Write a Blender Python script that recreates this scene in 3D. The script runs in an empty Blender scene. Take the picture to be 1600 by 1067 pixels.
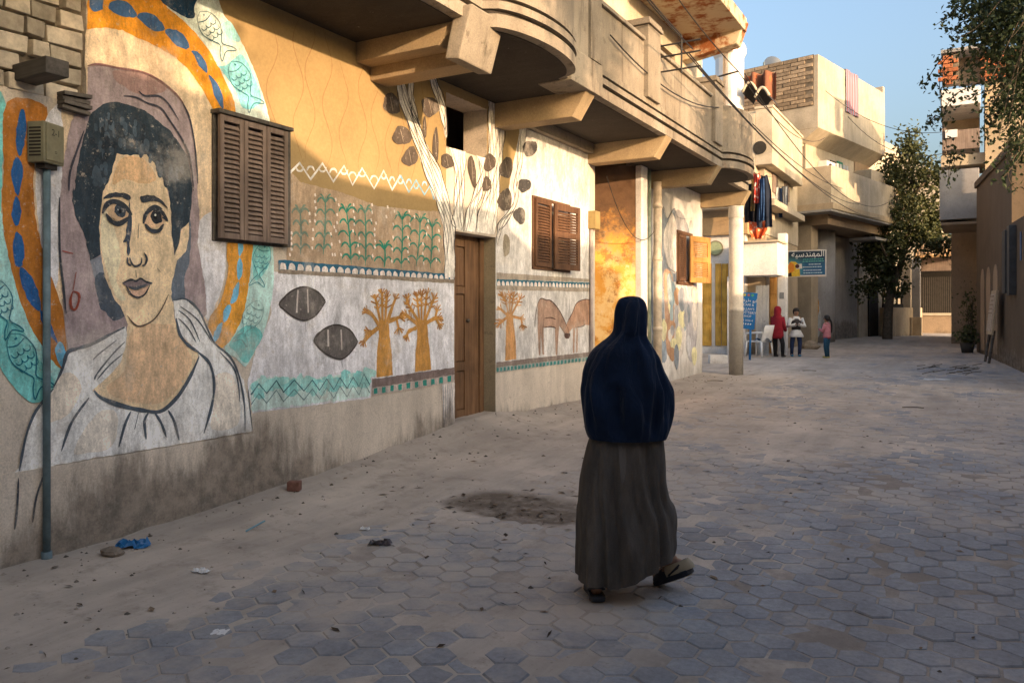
import bpy, bmesh, math, random
import numpy as np
from mathutils import Vector, Matrix
random.seed(7); RNG = np.random.RandomState(11)
scene = bpy.context.scene
COL = scene.collection
R = math.radians

# ------------------------------------------------------------------ camera
cam_d = bpy.data.cameras.new('camera'); cam = bpy.data.objects.new('camera', cam_d); COL.objects.link(cam)
cam_d.sensor_width = 36.0; cam_d.lens = 28.0; cam_d.shift_y = -43.5/1600; cam_d.clip_start = 0.05; cam_d.clip_end = 2000
EYE = 1.5
cam.location = (0, 0, EYE); cam.rotation_euler = (R(90), 0, R(30)); scene.camera = cam

# ------------------------------------------------------------------ sky, sun, exposure
SUN_TO = Vector((1.0, -0.45, 0.19)).normalized()          # towards the low evening sun
w = bpy.data.worlds.new('World'); scene.world = w; w.use_nodes = True
nt = w.node_tree; nt.nodes.clear()
sky = nt.nodes.new('ShaderNodeTexSky'); sky.sky_type = 'NISHITA'; sky.sun_disc = False
sky.sun_elevation = math.asin(SUN_TO.z); sky.sun_rotation = math.atan2(SUN_TO.x, SUN_TO.y)
sky.air_density = 1.0; sky.dust_density = 9.0; sky.ozone_density = 1.7
bg = nt.nodes.new('ShaderNodeBackground'); bg.inputs['Strength'].default_value = 0.15
wo = nt.nodes.new('ShaderNodeOutputWorld')
nt.links.new(sky.outputs[0], bg.inputs[0]); nt.links.new(bg.outputs[0], wo.inputs[0])
sd = bpy.data.lights.new('sun', 'SUN'); sd.energy = 2.0; sd.angle = R(0.6); sd.color = (0.84, 0.56, 0.34)
so = bpy.data.objects.new('sun', sd); COL.objects.link(so)
so.rotation_euler = (-SUN_TO).to_track_quat('-Z', 'Y').to_euler(); so.location = (20, -9, 12)
scene.view_settings.view_transform = 'Standard'; scene.view_settings.look = 'None'
scene.view_settings.exposure = 2.04; scene.view_settings.gamma = 1.0
scene.cycles.max_bounces = 6; scene.cycles.diffuse_bounces = 4; scene.cycles.glossy_bounces = 2
scene.cycles.transmission_bounces = 2; scene.cycles.transparent_max_bounces = 4
scene.cycles.use_denoising = True

# ------------------------------------------------------------------ measuring: photograph pixels to places
FPX = 1244.4; HZ = 490.0; CX = 800.0
def ray(px, py):
    u = (px-CX)/FPX
    return (-.5+.8660254*u, .8660254+.5*u, (HZ-py)/FPX)
def at_t(px, py, t):
    d = ray(px, py); return Vector((d[0]*t, d[1]*t, EYE+d[2]*t))
def on_x(px, py, X):
    return at_t(px, py, X/ray(px, py)[0])
def on_y(px, py, Y):
    return at_t(px, py, Y/ray(px, py)[1])

# ------------------------------------------------------------------ noise in python
_perm = RNG.rand(256, 256)
def vnoise(x, y):
    x = np.asarray(x, float); y = np.asarray(y, float)
    xi = np.floor(x).astype(int); yi = np.floor(y).astype(int); fx = x-xi; fy = y-yi
    fx = fx*fx*(3-2*fx); fy = fy*fy*(3-2*fy)
    g = lambda a, b: _perm[a & 255, b & 255]
    return (g(xi, yi)*(1-fx)+g(xi+1, yi)*fx)*(1-fy)+(g(xi, yi+1)*(1-fx)+g(xi+1, yi+1)*fx)*fy
def fbm(x, y, o=4):
    s = 0; a = .5
    for i in range(o):
        s = s+a*vnoise(np.asarray(x)*2**i+17*i, np.asarray(y)*2**i+31*i); a *= .5
    return s/(1-.5**o)

# ------------------------------------------------------------------ mesh helpers
class MB:
    def __init__(s, M=None): s.v = []; s.f = []; s.c = []; s.col = None; s.M = M; s.mi = []; s.m = 0
    def vert(s, p): s.v.append(tuple(p)); return len(s.v)-1
    def face(s, idx):
        s.f.append(tuple(idx)); s.c.append(s.col); s.mi.append(s.m)
    def poly(s, pts): s.face([s.vert(p) for p in pts])
    def box(s, a, b, rot=None, piv=None):
        x0, y0, z0 = a; x1, y1, z1 = b
        P = [Vector(p) for p in ((x0,y0,z0),(x1,y0,z0),(x1,y1,z0),(x0,y1,z0),(x0,y0,z1),(x1,y0,z1),(x1,y1,z1),(x0,y1,z1))]
        if rot is not None:
            pv = Vector(piv) if piv else (P[0]+P[6])/2
            P = [pv+rot @ (p-pv) for p in P]
        s.hexa(P); return s
    def hexa(s, P):
        i = [s.vert(p) for p in P]
        for q in ((3,2,1,0),(4,5,6,7),(0,1,5,4),(1,2,6,5),(2,3,7,6),(3,0,4,7)): s.face([i[k] for k in q])
    def prism(s, pts, d):
        """closed outline pts extruded by vector d"""
        n = len(pts); d = Vector(d)
        a = [s.vert(p) for p in pts]; b = [s.vert(Vector(p)+d) for p in pts]
        s.face(a[::-1]); s.face(b)
        for k in range(n): s.face((a[k], a[(k+1) % n], b[(k+1) % n], b[k]))
    def loft(s, rings, caps=True, closed=True):
        I = [[s.vert(p) for p in r] for r in rings]; n = len(I[0])
        for a, b in zip(I[:-1], I[1:]):
            for k in range(n if closed else n-1): s.face((a[k], a[(k+1) % n], b[(k+1) % n], b[k]))
        if caps: s.face(I[0][::-1]); s.face(I[-1])
    def tube(s, pts, r, n=8, caps=True):
        pts = [Vector(p) for p in pts]; rings = []; up = Vector((0.13, 0.31, 0.94)).normalized()
        for i, p in enumerate(pts):
            t = (pts[min(i+1, len(pts)-1)]-pts[max(i-1, 0)]).normalized()
            a = t.cross(up)
            if a.length < 1e-3: a = t.cross(Vector((1, 0, 0)))
            a.normalize(); b = t.cross(a).normalized()
            rr = r[i] if isinstance(r, (list, tuple)) else r
            rings.append([p+a*math.cos(2*math.pi*k/n)*rr+b*math.sin(2*math.pi*k/n)*rr for k in range(n)])
        s.loft(rings, caps)
    def ell(s, c, rx, ry, rz, n=12, m=8):
        c = Vector(c); rings = []
        for i in range(m+1):
            ph = -math.pi/2+math.pi*i/m
            q = max(math.cos(ph), .02)
            rings.append([c+Vector((rx*q*math.cos(2*math.pi*k/n), ry*q*math.sin(2*math.pi*k/n), rz*math.sin(ph))) for k in range(n)])
        s.loft(rings)
    def mesh(s, name, bevel=0, smooth=False):
        me = bpy.data.meshes.new(name)
        V = s.v if s.M is None else [tuple(s.M @ Vector(p)) for p in s.v]
        me.from_pydata(V, [], s.f)
        if any(c is not None for c in s.c):
            at = me.color_attributes.new('Col', 'FLOAT_COLOR', 'CORNER'); arr = []
            for f, c in zip(s.f, s.c): arr += list((*c, 1.0) if c else (1, 1, 1, 1))*len(f)
            at.data.foreach_set('color', arr)
        if any(s.mi): me.polygons.foreach_set('material_index', s.mi)
        if bevel:
            bm = bmesh.new(); bm.from_mesh(me); bmesh.ops.remove_doubles(bm, verts=bm.verts, dist=1e-5)
            bmesh.ops.bevel(bm, geom=[e for e in bm.edges if len(e.link_faces) == 2 and e.calc_face_angle(0) > .5], offset=bevel, segments=2, affect='EDGES', profile=.6, clamp_overlap=True)
            bm.to_mesh(me); bm.free()
        if smooth: me.polygons.foreach_set('use_smooth', [True]*len(me.polygons))
        me.update(); return me
    def build(s, name, mat, parent=None, bevel=0, smooth=False, **kw):
        return link(name, s.mesh(name, bevel, smooth), mat, parent, **kw)
def wmat(p):
    return (wmat(p.parent) @ p.matrix_parent_inverse @ p.matrix_basis) if p.parent else p.matrix_basis.copy()
def link(name, me, mat, parent=None, label=None, cat=None, group=None, kind=None, local=False):
    o = bpy.data.objects.new(name, me); COL.objects.link(o)
    if mat is not None:
        for m in (mat if isinstance(mat, (list, tuple)) else [mat]): me.materials.append(m)
    if parent is not None:
        o.parent = parent
        if not local:
            o.matrix_parent_inverse = wmat(parent).inverted()
    tag(o, label, cat, group, kind); return o
def tag(o, label=None, cat=None, group=None, kind=None):
    if label: o['label'] = label
    if cat: o['category'] = cat
    if group: o['group'] = group
    if kind: o['kind'] = kind
    return o
def thing(name, label, cat, loc=(0, 0, 0), group=None):
    o = bpy.data.objects.new(name, None); COL.objects.link(o); o.location = loc; o.empty_display_size = .1
    return tag(o, label, cat, group)
def box(name, a, b, mat, parent=None, bevel=0, **kw):
    m = MB(); m.box(a, b); return m.build(name, mat, parent, bevel, **kw)
def catmull(pts, k=4, closed=False):
    P = [np.array(p, float) for p in pts]; n = len(P); out = []
    for i in range(n if closed else n-1):
        p0 = P[(i-1) % n] if closed or i > 0 else P[0]; p1 = P[i]; p2 = P[(i+1) % n]
        p3 = P[(i+2) % n] if closed or i+2 < n else P[-1]
        for j in range(k):
            t = j/k
            out.append(.5*((2*p1)+(-p0+p2)*t+(2*p0-5*p1+4*p2-p3)*t*t+(-p0+3*p1-3*p2+p3)*t**3))
    if not closed: out.append(P[-1])
    return [tuple(p) for p in out]
def curve(pts, k=6): return [Vector(p) for p in catmull([tuple(p) for p in pts], k)]
def sag(a, b, s, n=16):
    a = Vector(a); b = Vector(b)
    return [a.lerp(b, i/n)-Vector((0, 0, s*4*(i/n)*(1-i/n))) for i in range(n+1)]

# ------------------------------------------------------------------ materials
def lin(c): 
    c = c/255; return c/12.92 if c <= .04045 else ((c+.055)/1.055)**2.4
def C(r, g, b, k=1.28): return tuple(min(.86, lin(q)*k) for q in (r, g, b))
class NT:
    def __init__(s, name):
        s.m = bpy.data.materials.new(name); s.m.use_nodes = True; s.t = s.m.node_tree; s.t.nodes.clear()
        s.out = s.n('ShaderNodeOutputMaterial'); s.b = s.n('ShaderNodeBsdfPrincipled'); s.l(s.b.outputs[0], s.out.inputs[0])
        g = s.n('ShaderNodeNewGeometry'); s.pos = g.outputs['Position']
    def n(s, t): return s.t.nodes.new(t)
    def l(s, a, b): s.t.links.new(a, b)
    def put(s, sock, v):
        if hasattr(v, 'links') or hasattr(v, 'is_output'): s.l(v, sock)
        elif isinstance(v, tuple) and len(v) == 3 and sock.type == 'RGBA': sock.default_value = (*v, 1)
        else: sock.default_value = v
    def noise(s, scale, detail=5, rough=.55, vec=None, dist=0):
        q = s.n('ShaderNodeTexNoise'); q.inputs['Scale'].default_value = scale; q.inputs['Detail'].default_value = detail
        q.inputs['Roughness'].default_value = rough; q.inputs['Distortion'].default_value = dist
        s.l(vec or s.pos, q.inputs['Vector']); return q.outputs[0]
    def scaled(s, v, vec=None):
        q = s.n('ShaderNodeVectorMath'); q.operation = 'MULTIPLY'; s.l(vec or s.pos, q.inputs[0]); q.inputs[1].default_value = v; return q.outputs[0]
    def sep(s):
        q = s.n('ShaderNodeSeparateXYZ'); s.l(s.pos, q.inputs[0]); return q.outputs
    def math(s, op, a, b=0., c=0.):
        q = s.n('ShaderNodeMath'); q.operation = op
        for i, v in enumerate((a, b, c)): s.put(q.inputs[i], v)
        return q.outputs[0]
    def ramp(s, f, a, b, lo=0., hi=1.):
        q = s.n('ShaderNodeMapRange'); q.interpolation_type = 'SMOOTHSTEP'
        for i, v in enumerate((f, a, b, lo, hi)): s.put(q.inputs[i], v)
        return q.outputs[0]
    def mix(s, f, a, b, mode='MIX'):
        q = s.n('ShaderNodeMix'); q.data_type = 'RGBA'; q.blend_type = mode; q.clamp_factor = True
        s.put(q.inputs[0], f); s.put(q.inputs[6], a); s.put(q.inputs[7], b); return q.outputs[2]
    def gain(s, col, f):
        q = s.n('ShaderNodeVectorMath'); q.operation = 'SCALE'; s.put(q.inputs[0], col if not isinstance(col, tuple) else col); s.put(q.inputs[3], f); return q.outputs[0]
    def bump(s, h, strength=.4, dist=.01, prev=None):
        q = s.n('ShaderNodeBump'); q.inputs['Strength'].default_value = strength; q.inputs['Distance'].default_value = dist
        s.l(h, q.inputs['Height'])
        if prev is not None: s.l(prev, q.inputs['Normal'])
        return q.outputs[0]
    def done(s, col, rough=.9, nrm=None, spec=.25, metal=0.):
        s.put(s.b.inputs['Base Color'], col); s.put(s.b.inputs['Roughness'], rough)
        s.b.inputs['Specular IOR Level'].default_value = spec; s.b.inputs['Metallic'].default_value = metal
        if nrm is not None: s.l(nrm, s.b.inputs['Normal'])
        return s.m
    def attr(s, name='Col'):
        q = s.n('ShaderNodeAttribute'); q.attribute_name = name; return q.outputs['Color']
def weather(n, col, wear=(.36, .30, .24), wamt=.62, stain=1.0, zs=.55):
    """grain, flaking, water streaks and the damp, dirty foot of an old plaster wall"""
    g = n.noise(1.1, 7, .62); col = n.gain(col, n.ramp(g, .2, .8, .84, 1.2))
    st = n.noise(2.2, 5, .6, n.scaled((1, 3.2, .28))); col = n.gain(col, n.ramp(st, .3, .72, 1.06, .90))
    f = n.noise(9, 9, .72); col = n.mix(n.ramp(f, wamt, wamt+.07, 0, .7), col, wear)
    f2 = n.noise(34, 4, .7); col = n.mix(n.ramp(f2, .69, .74, 0, .6), col, (.16, .13, .11))
    f3 = n.noise(17, 6, .7); col = n.mix(n.ramp(f3, .66, .72, 0, .32), col, (.68, .63, .57))
    f4 = n.noise(75, 3, .8); col = n.gain(col, n.ramp(f4, .3, .7, .86, 1.16))
    f5 = n.noise(3.2, 9, .78, n.scaled((1, 1.6, .9)), 1.2); col = n.mix(n.ramp(n.math('ABSOLUTE', n.math('SUBTRACT', f5, .5)), .010, .002, 0, .38), col, (.12, .10, .085))
    f6 = n.noise(2.6, 8, .75); col = n.mix(n.ramp(f6, .58, .70, 0, .45), col, wear)
    z = n.sep()[2]
    big = n.noise(.75, 3, .5); drip = n.noise(3.0, 6, .68, n.scaled((1, 2.2, .5)))
    h = n.math('ADD', n.math('MULTIPLY', n.math('SUBTRACT', big, .5), 1.1), n.math('MULTIPLY', n.math('SUBTRACT', drip, .5), .9))
    yy_ = n.sep()[1]; wet = n.math('MULTIPLY', n.ramp(n.math('ABSOLUTE', n.math('SUBTRACT', yy_, 3.9)), 1.9, .5), .22)
    dz = n.math('SUBTRACT', z, n.math('ADD', n.math('ADD', h, wet), zs-.36))
    k = n.ramp(dz, .22, -.1, 0, .82*stain)
    col = n.mix(k, col, n.mix(n.ramp(n.noise(7, 8, .75), .34, .66), (.03, .025, .02), (.26, .21, .165)))
    return col
def wall_bump(n, s=1.):
    a = n.noise(3.0, 6, .6); b = n.noise(55, 4, .7)
    q = n.bump(a, .35*s, .02); return n.bump(b, .25*s, .004, q)
def plaster(name, col, wear=(.36, .30, .24), wamt=.62, stain=0., zs=.55, rough=.92, b=1., var=None, streak=0.):
    n = NT(name)
    if var: col = n.mix(n.ramp(n.noise(.9, 5, .6), .38, .62), col, var)
    c = weather(n, col, wear, wamt, stain, zs)
    if streak:
        c = n.mix(n.ramp(n.noise(3.4, 6, .7, n.scaled((1.4, 1.4, .16))), .52, .68, 0, streak), c, (.07, .056, .042))
        c = n.mix(n.ramp(n.noise(1.7, 8, .75), .60, .68, 0, streak), c, (.33, .30, .26))
        c = n.mix(n.ramp(n.noise(2.3, 7, .75, n.scaled((1, 1, .3))), .63, .70, 0, streak*.8), c, (.20, .085, .035))
    return n.done(c, rough, wall_bump(n, b))
def simple(name, col, rough=.7, var=.25, sc=8, bump=0., spec=.3, metal=0., bs=40, objvar=0.):
    n = NT(name); c = n.gain(col, n.ramp(n.noise(sc, 6, .65), .25, .75, 1-var, 1+var))
    if objvar:
        oi = n.n('ShaderNodeObjectInfo'); c = n.gain(c, n.ramp(oi.outputs['Random'], 0., 1., 1-objvar, 1+objvar))
    return n.done(c, rough, n.bump(n.noise(bs, 5, .65), bump, .006) if bump else None, spec, metal)
def woodmat(name, a, b, axis=2, rough=.7):
    n = NT(name); sv = [26., 26., 26.]; sv[axis] = 1.6
    g = n.noise(1.0, 6, .65, n.scaled(tuple(sv))); big = n.noise(2.5, 3)
    c = n.mix(n.ramp(g, .3, .7), a, b); c = n.gain(c, n.ramp(big, .3, .7, .75, 1.2))
    c = n.mix(n.ramp(n.noise(14, 6, .7), .62, .7, 0, .5), c, (.25, .2, .15))
    return n.done(c, rough, n.bump(g, .35, .004), .3)
def vcol(name, rough=.8, var=.18, bump=.2, wear=True):
    n = NT(name); c = n.gain(n.attr(), n.ramp(n.noise(6, 6, .65), .25, .75, 1-var, 1+var))
    return n.done(c, rough, n.bump(n.noise(60, 4, .7), bump, .004) if bump else None, .2)

# paint of the murals: colour per shape, grain and flaking from the wall's own weathering
_n = NT('mural_paint')
_c = _n.attr(); _c = _n.gain(_c, _n.ramp(_n.noise(7, 6, .7, _n.scaled((1, 1, .6))), .25, .75, .68, 1.26))
_c = _n.gain(_c, _n.ramp(_n.noise(26, 4, .7, _n.scaled((1, 1, .22))), .3, .7, .84, 1.14))
_c = _n.mix(_n.ramp(_n.noise(24, 5, .75), .58, .70, 0, .6), _c, (.60, .54, .47))
_c = _n.mix(_n.ramp(_n.noise(2.1, 7, .7), .52, .70, 0, .42), _c, (.62, .57, .50))
M_PAINT = _n.done(weather(_n, _c, (.50, .43, .35), .63, 1.0, .55), .9, wall_bump(_n))
M_WALL = plaster('sandy_plaster', (.62, .545, .455), (.48, .41, .33), .62, .9, .55)
M_OCHRE = plaster('ochre_plaster', (.40, .275, .15), (.34, .24, .14), .68, 0., b=.6)
M_CONC = plaster('pale_concrete', (.29, .25, .195), (.15, .125, .095), .57, 0., var=(.22, .185, .14), streak=.75)
M_SHADECONC = plaster('shaded_concrete', (.045, .038, .031), (.03, .025, .02), .6, 0.)  # near-black copy of the concrete, shade of undersides and grooves in its colour
M_CREAM = plaster('cream_plaster', (.50, .43, .33), (.34, .28, .20), .62, 0., var=(.42, .36, .27))
M_CREAM2 = plaster('tan_plaster', (.46, .36, .24), (.30, .23, .15), .62, .6, .9, var=(.40, .32, .22))
M_WHITE = plaster('white_plaster', (.68, .66, .64), (.45, .40, .33), .64, .5, .7)
M_GREYC = plaster('grey_concrete', (.30, .29, .28), (.18, .16, .14), .6, 0.)
M_MUD = plaster('mud_plaster', (.30, .22, .15), (.20, .15, .10), .58, .7, .9)
M_DARK = simple('dark_interior', (.03, .026, .022), .9)
M_BROWNW = woodmat('brown_shutter_wood', (.165, .12, .095), (.25, .19, .155))
M_REDW = woodmat('red_brown_wood', (.085, .042, .024), (.15, .078, .042))
M_DOORW = woodmat('door_wood', (.12, .064, .032), (.21, .115, .058))
M_GOLDW = woodmat('golden_wood', (.36, .17, .045), (.50, .27, .08))
M_YELW = woodmat('yellow_door_wood', (.55, .29, .045), (.68, .42, .09))
M_OLDW = woodmat('old_grey_wood', (.07, .06, .05), (.13, .115, .10), 0)
M_BRICKL = simple('limestone_brick', (.50, .435, .34), .95, .3, 12, .6, .1, bs=30, objvar=.28)
M_BRICKR = simple('red_brick', (.36, .13, .06), .95, .3, 9, .6, .1, objvar=.3)
M_MORTAR = simple('mortar', (.17, .14, .105), .95, .35, 10, .6, .1)
M_METAL = simple('painted_steel', (.10, .15, .18), .5, .3, 7, .15, .5)
M_WIRE = simple('cable_rubber', (.03, .028, .027), .6, .1)
M_WHITEP = simple('white_plastic', (.72, .71, .69), .45, .08, 5, 0, .5)
# ================================================================== GROUND
W = 4.8                                   # the mural wall stands on x = -W
_gy = [-60, 4, 8, 12, 16, 21, 28, 34, 45, 400]; _gz = [0, 0, .10, .18, .25, .32, .42, .55, .62, .62]
_my = [-60, 2.9, 4.4, 5.5, 6.6, 7.1, 7.9, 8.6, 10.4, 13, 16, 20]; _mz = [.02, .03, .09, .13, .20, .24, .24, .16, .12, .05, .02, 0]
PIT = (-3.02, 5.25)
def g_base(x, y):
    x = np.asarray(x, float); y = np.asarray(y, float)
    b = np.interp(y, _gy, _gz)
    wob = .6+.8*fbm(y*1.3+5, x*0+3, 3)
    m = np.interp(y, _my, _mz)*np.exp(-np.maximum(x+W, 0)/.55*wob)
    return b+m+.035*(fbm(x*.45+3, y*.45, 2)-.5)
def pit(x, y):
    d = np.hypot((np.asarray(x)-PIT[0])/.62, (np.asarray(y)-PIT[1])/.42)+.5*(fbm(np.asarray(x)*3, np.asarray(y)*3, 3)-.5)
    return np.clip((1.0-d)*4, 0, 1)
def cover(x, y):
    """how far drifted sand covers the paving (>0 covered)"""
    x = np.asarray(x, float); y = np.asarray(y, float)
    c = -.08+1.5*(fbm(x*.55+9, y*.55+2, 4)-.5)+.5*(fbm(x*2.6+1, y*2.6, 4)-.5)
    c = c+np.clip((-2.95-x)*.9, 0, 1.4)                         # towards the mural wall
    c = c+.30*np.clip((y-6)/5, 0, 1)-.22*np.clip((x+1.6)/1.4, 0, 1)
    c = c-.35*np.exp(-(((x+2.7)/1.2)**2+((y-4.0)/1.1)**2))
    return c
def sand_z(x, y):
    c = cover(x, y)
    z = g_base(x, y)-.0034+.020*np.clip(c, 0, 1.0)+.020*(fbm(np.asarray(x)*5, np.asarray(y)*5, 4)-.5)*np.clip(c+.05, 0, 1)-.004*np.clip(-c-.35, 0, 1)
    z = z+.035*(fbm(np.asarray(x)*2.2+40, np.asarray(y)*2.2, 4)-.5)*np.clip((-3.6-np.asarray(x))*1.5, 0, 1)
    return z-.016*pit(x, y)
def gz(x, y): return float(sand_z(x, y))
xs = np.concatenate([[-400, -150, -60, -30, -15, -9, -7, -6, -5.4], np.arange(-5.0, 1.45, .04), [1.6, 2, 3, 5, 9, 15, 30, 60, 150, 400]])
yy = [-300, -100, -40, -20, -10, -6, -4, -3, -2, -1, -.4, 0, .3, .6, .9, 1.1]; q = 1.25
while q < 60: yy.append(q); q += max(.035, .0075*q*max(q/6, 1)) if q < 50 else 2
ys = np.array(yy+[70, 90, 130, 200, 400])
GX, GY = np.meshgrid(xs, ys); GZ = sand_z(GX, GY)
nx = len(xs); ny = len(ys)
me = bpy.data.meshes.new('ground')
idx = np.arange(nx*ny).reshape(ny, nx)
quads = np.stack([idx[:-1, :-1], idx[:-1, 1:], idx[1:, 1:], idx[1:, :-1]], -1).reshape(-1, 4)
me.from_pydata(np.stack([GX, GY, GZ], -1).reshape(-1, 3).tolist(), [], quads.tolist())
me.polygons.foreach_set('use_smooth', [True]*len(me.polygons))
at = me.attributes.new('bare', 'FLOAT', 'POINT'); at.data.foreach_set('value', np.clip(.1-cover(GX, GY)*3, 0, 1).reshape(-1))
at = me.attributes.new('pit', 'FLOAT', 'POINT'); at.data.foreach_set('value', pit(GX, GY).reshape(-1))
n = NT('sandy_ground')
c = n.mix(n.ramp(n.noise(.9, 6, .6), .35, .65), (.53, .455, .38), (.41, .355, .30))
c = n.gain(c, n.ramp(n.noise(1.6, 6, .7, n.scaled((1.5, .22, 1))), .3, .7, .82, 1.14))
c = n.mix(n.ramp(n.noise(5, 7, .7), .5, .70, 0, .5), c, (.25, .205, .165))
c = n.mix(n.ramp(n.noise(40, 5, .8), .60, .70, 0, .7), c, (.16, .13, .105))
c = n.mix(n.ramp(n.noise(70, 3, .8), .63, .72, 0, .6), c, (.50, .44, .38))
ca = n.n('ShaderNodeAttribute'); ca.attribute_name = 'bare'; c = n.mix(n.math('MULTIPLY', ca.outputs['Fac'], n.ramp(n.noise(1.3, 6, .7), .35, .6, .1, .7)), c, (.17, .148, .128))
pa = n.n('ShaderNodeAttribute'); pa.attribute_name = 'pit'
c = n.mix(n.math('MULTIPLY', pa.outputs['Fac'], n.ramp(n.noise(8, 5, .7), .3, .6, .55, 1.)), c, (.15, .118, .09))
nb = n.bump(n.noise(9, 8, .75), .35, .03); nb = n.bump(n.noise(60, 5, .8), .4, .008, nb)
ground = link('ground', me, n.done(c, .95, nb, .15), kind='structure')

# hexagonal pavers, each a stone: the largest 300 singly, the others as one field
n = NT('paver_concrete')
oi = n.n('ShaderNodeObjectInfo'); ta = n.n('ShaderNodeAttribute'); ta.attribute_name = 'tone'; tone = n.math('FRACT', n.math('ADD', oi.outputs['Random'], ta.outputs['Fac']))
c = n.mix(n.ramp(n.noise(2.2, 4, .6), .35, .65), (.265, .28, .30), (.20, .215, .24))
c = n.gain(c, n.math('MULTIPLY_ADD', tone, .20, .91)); c = n.gain(c, n.ramp(n.noise(30, 6, .75), .3, .7, .82, 1.18))
c = n.gain(c, n.ramp(n.noise(1.6, 6, .7, n.scaled((1.5, .22, 1))), .3, .7, .85, 1.12))
sx_ = n.sep(); near_shade = n.math('ADD', n.math('MULTIPLY', n.ramp(sx_[0], -2.6, -.6), n.ramp(sx_[1], 9.5, 4.0, -.04, -.17)), n.math('MULTIPLY', n.ramp(sx_[1], 3.6, 2.4), -.09))  # less dust colour near and right, darkening painted in for foreground shade
c = n.mix(n.ramp(n.math('ADD', n.noise(1.0, 8, .7), near_shade), .34, .56, .16, .95), c, (.455, .395, .335))
c = n.mix(n.ramp(n.noise(22, 5, .75), .61, .7, 0, .6), c, (.15, .13, .11))
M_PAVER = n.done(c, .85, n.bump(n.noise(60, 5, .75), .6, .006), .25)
FL = .178; HR = FL/math.sqrt(3)
def hexring(r, z): return [(r*math.sin(math.pi*k/3), r*math.cos(math.pi*k/3), z) for k in range(6)]
hx = MB(); hx.loft([hexring(HR-.006, -.05), hexring(HR-.004, -.007), hexring(HR-.011, 0)], False); hx.poly(hexring(HR-.011, 0)[::-1])
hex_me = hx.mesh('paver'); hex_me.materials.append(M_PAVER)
cells = []
row = 0; y = 1.0
while y < 30:
    x = -4.7+(FL/2 if row % 2 else 0)
    while x < 1.25:
        if cover(x, y) < .55 and pit(x, y) < .35: cells.append((x, y))
        x += FL
    y += HR*1.5; row += 1
def seen(x, y):
    t = -.5*x+.866*y; r = .866*x+.5*y
    if t < .5: return 9e9
    px = 800+r/t*FPX; py = HZ+EYE/t*FPX
    return t if -40 < px < 1640 and py < 1100 else 9e9
def show(c): return seen(*c)+(4.0 if cover(*c) > .25 else 0)
cells.sort(key=show)
fld = MB()
for i, (x, y) in enumerate(cells):
    z = float(g_base(x, y))+random.gauss(0, .0028); dx = (float(g_base(x+.1, y))-float(g_base(x-.1, y)))/.2; dy = (float(g_base(x, y+.1))-float(g_base(x, y-.1)))/.2
    ax = dx+random.gauss(0, .016); ay = dy+random.gauss(0, .016); x += random.gauss(0, .0025); y += random.gauss(0, .0025)
    if i < 300:
        o = bpy.data.objects.new('paver', hex_me); COL.objects.link(o); o.parent = ground
        o.location = (x, y, z); o.rotation_euler = (ay, -ax, random.gauss(0, .015))
    else:
        k0 = len(fld.v)
        fld.v += [(vx+x, vy+y, vz+z+vx*ax+vy*ay) for vx, vy, vz in hx.v]
        for f in hx.f: fld.face([k0+q for q in f])
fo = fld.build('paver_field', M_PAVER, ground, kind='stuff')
ta_ = fo.data.attributes.new('tone', 'FLOAT', 'FACE'); nf = len(hx.f); ta_.data.foreach_set('value', np.repeat(np.random.RandomState(2).rand(len(fo.data.polygons)//nf), nf))

# ================================================================== MURAL HOUSE
H = thing('mural_house', 'long two-storey house with painted portrait mural and cantilevered concrete balcony along the lane', 'house', (-W, 8, .1))
SOF = 3.94
def wall_holes(mb, y0, y1, z0, z1, xf, th, holes):
    Y = sorted({y0, y1, *[h[0] for h in holes], *[h[1] for h in holes]}); Z = sorted({z0, z1, *[h[2] for h in holes], *[h[3] for h in holes]})
    inside = lambda a, b: any(h[0] <= a <= h[1] and h[2] <= b <= h[3] for h in holes)
    for a, b in zip(Y[:-1], Y[1:]):
        for c, d in zip(Z[:-1], Z[1:]):
            if inside((a+b)/2, (c+d)/2): continue
            mb.poly([(xf, a, c), (xf, b, c), (xf, b, d), (xf, a, d)]); mb.poly([(xf-th, a, c), (xf-th, a, d), (xf-th, b, d), (xf-th, b, c)])
    for a, b, c, d in holes:
        for p, q in (((a, c), (b, c)), ((b, c), (b, d)), ((b, d), (a, d)), ((a, d), (a, c))):
            mb.poly([(xf, *p), (xf-th, *p), (xf-th, *q), (xf, *q)])
    for e in (y0, y1): mb.poly([(xf, e, z0), (xf-th, e, z0), (xf-th, e, z1), (xf, e, z1)])
DOOR = (7.08, 7.93, .2, 2.385); HATCH = (6.92, 7.74, 3.26, 3.83); BR = (-5.0, 2.985, 2.80, 4.2)
WIN2 = (8.83, 9.85, 2.1, 2.95)
m = MB(); wall_holes(m, -5, 10.75, -.4, 4.2, -W, .32, [DOOR, HATCH, BR, WIN2])
wall = m.build('wall', M_WALL, H)
box('plinth', (-W, -5, -.4), (-W+.014, 4.32, .583), M_WALL, H)
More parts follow.
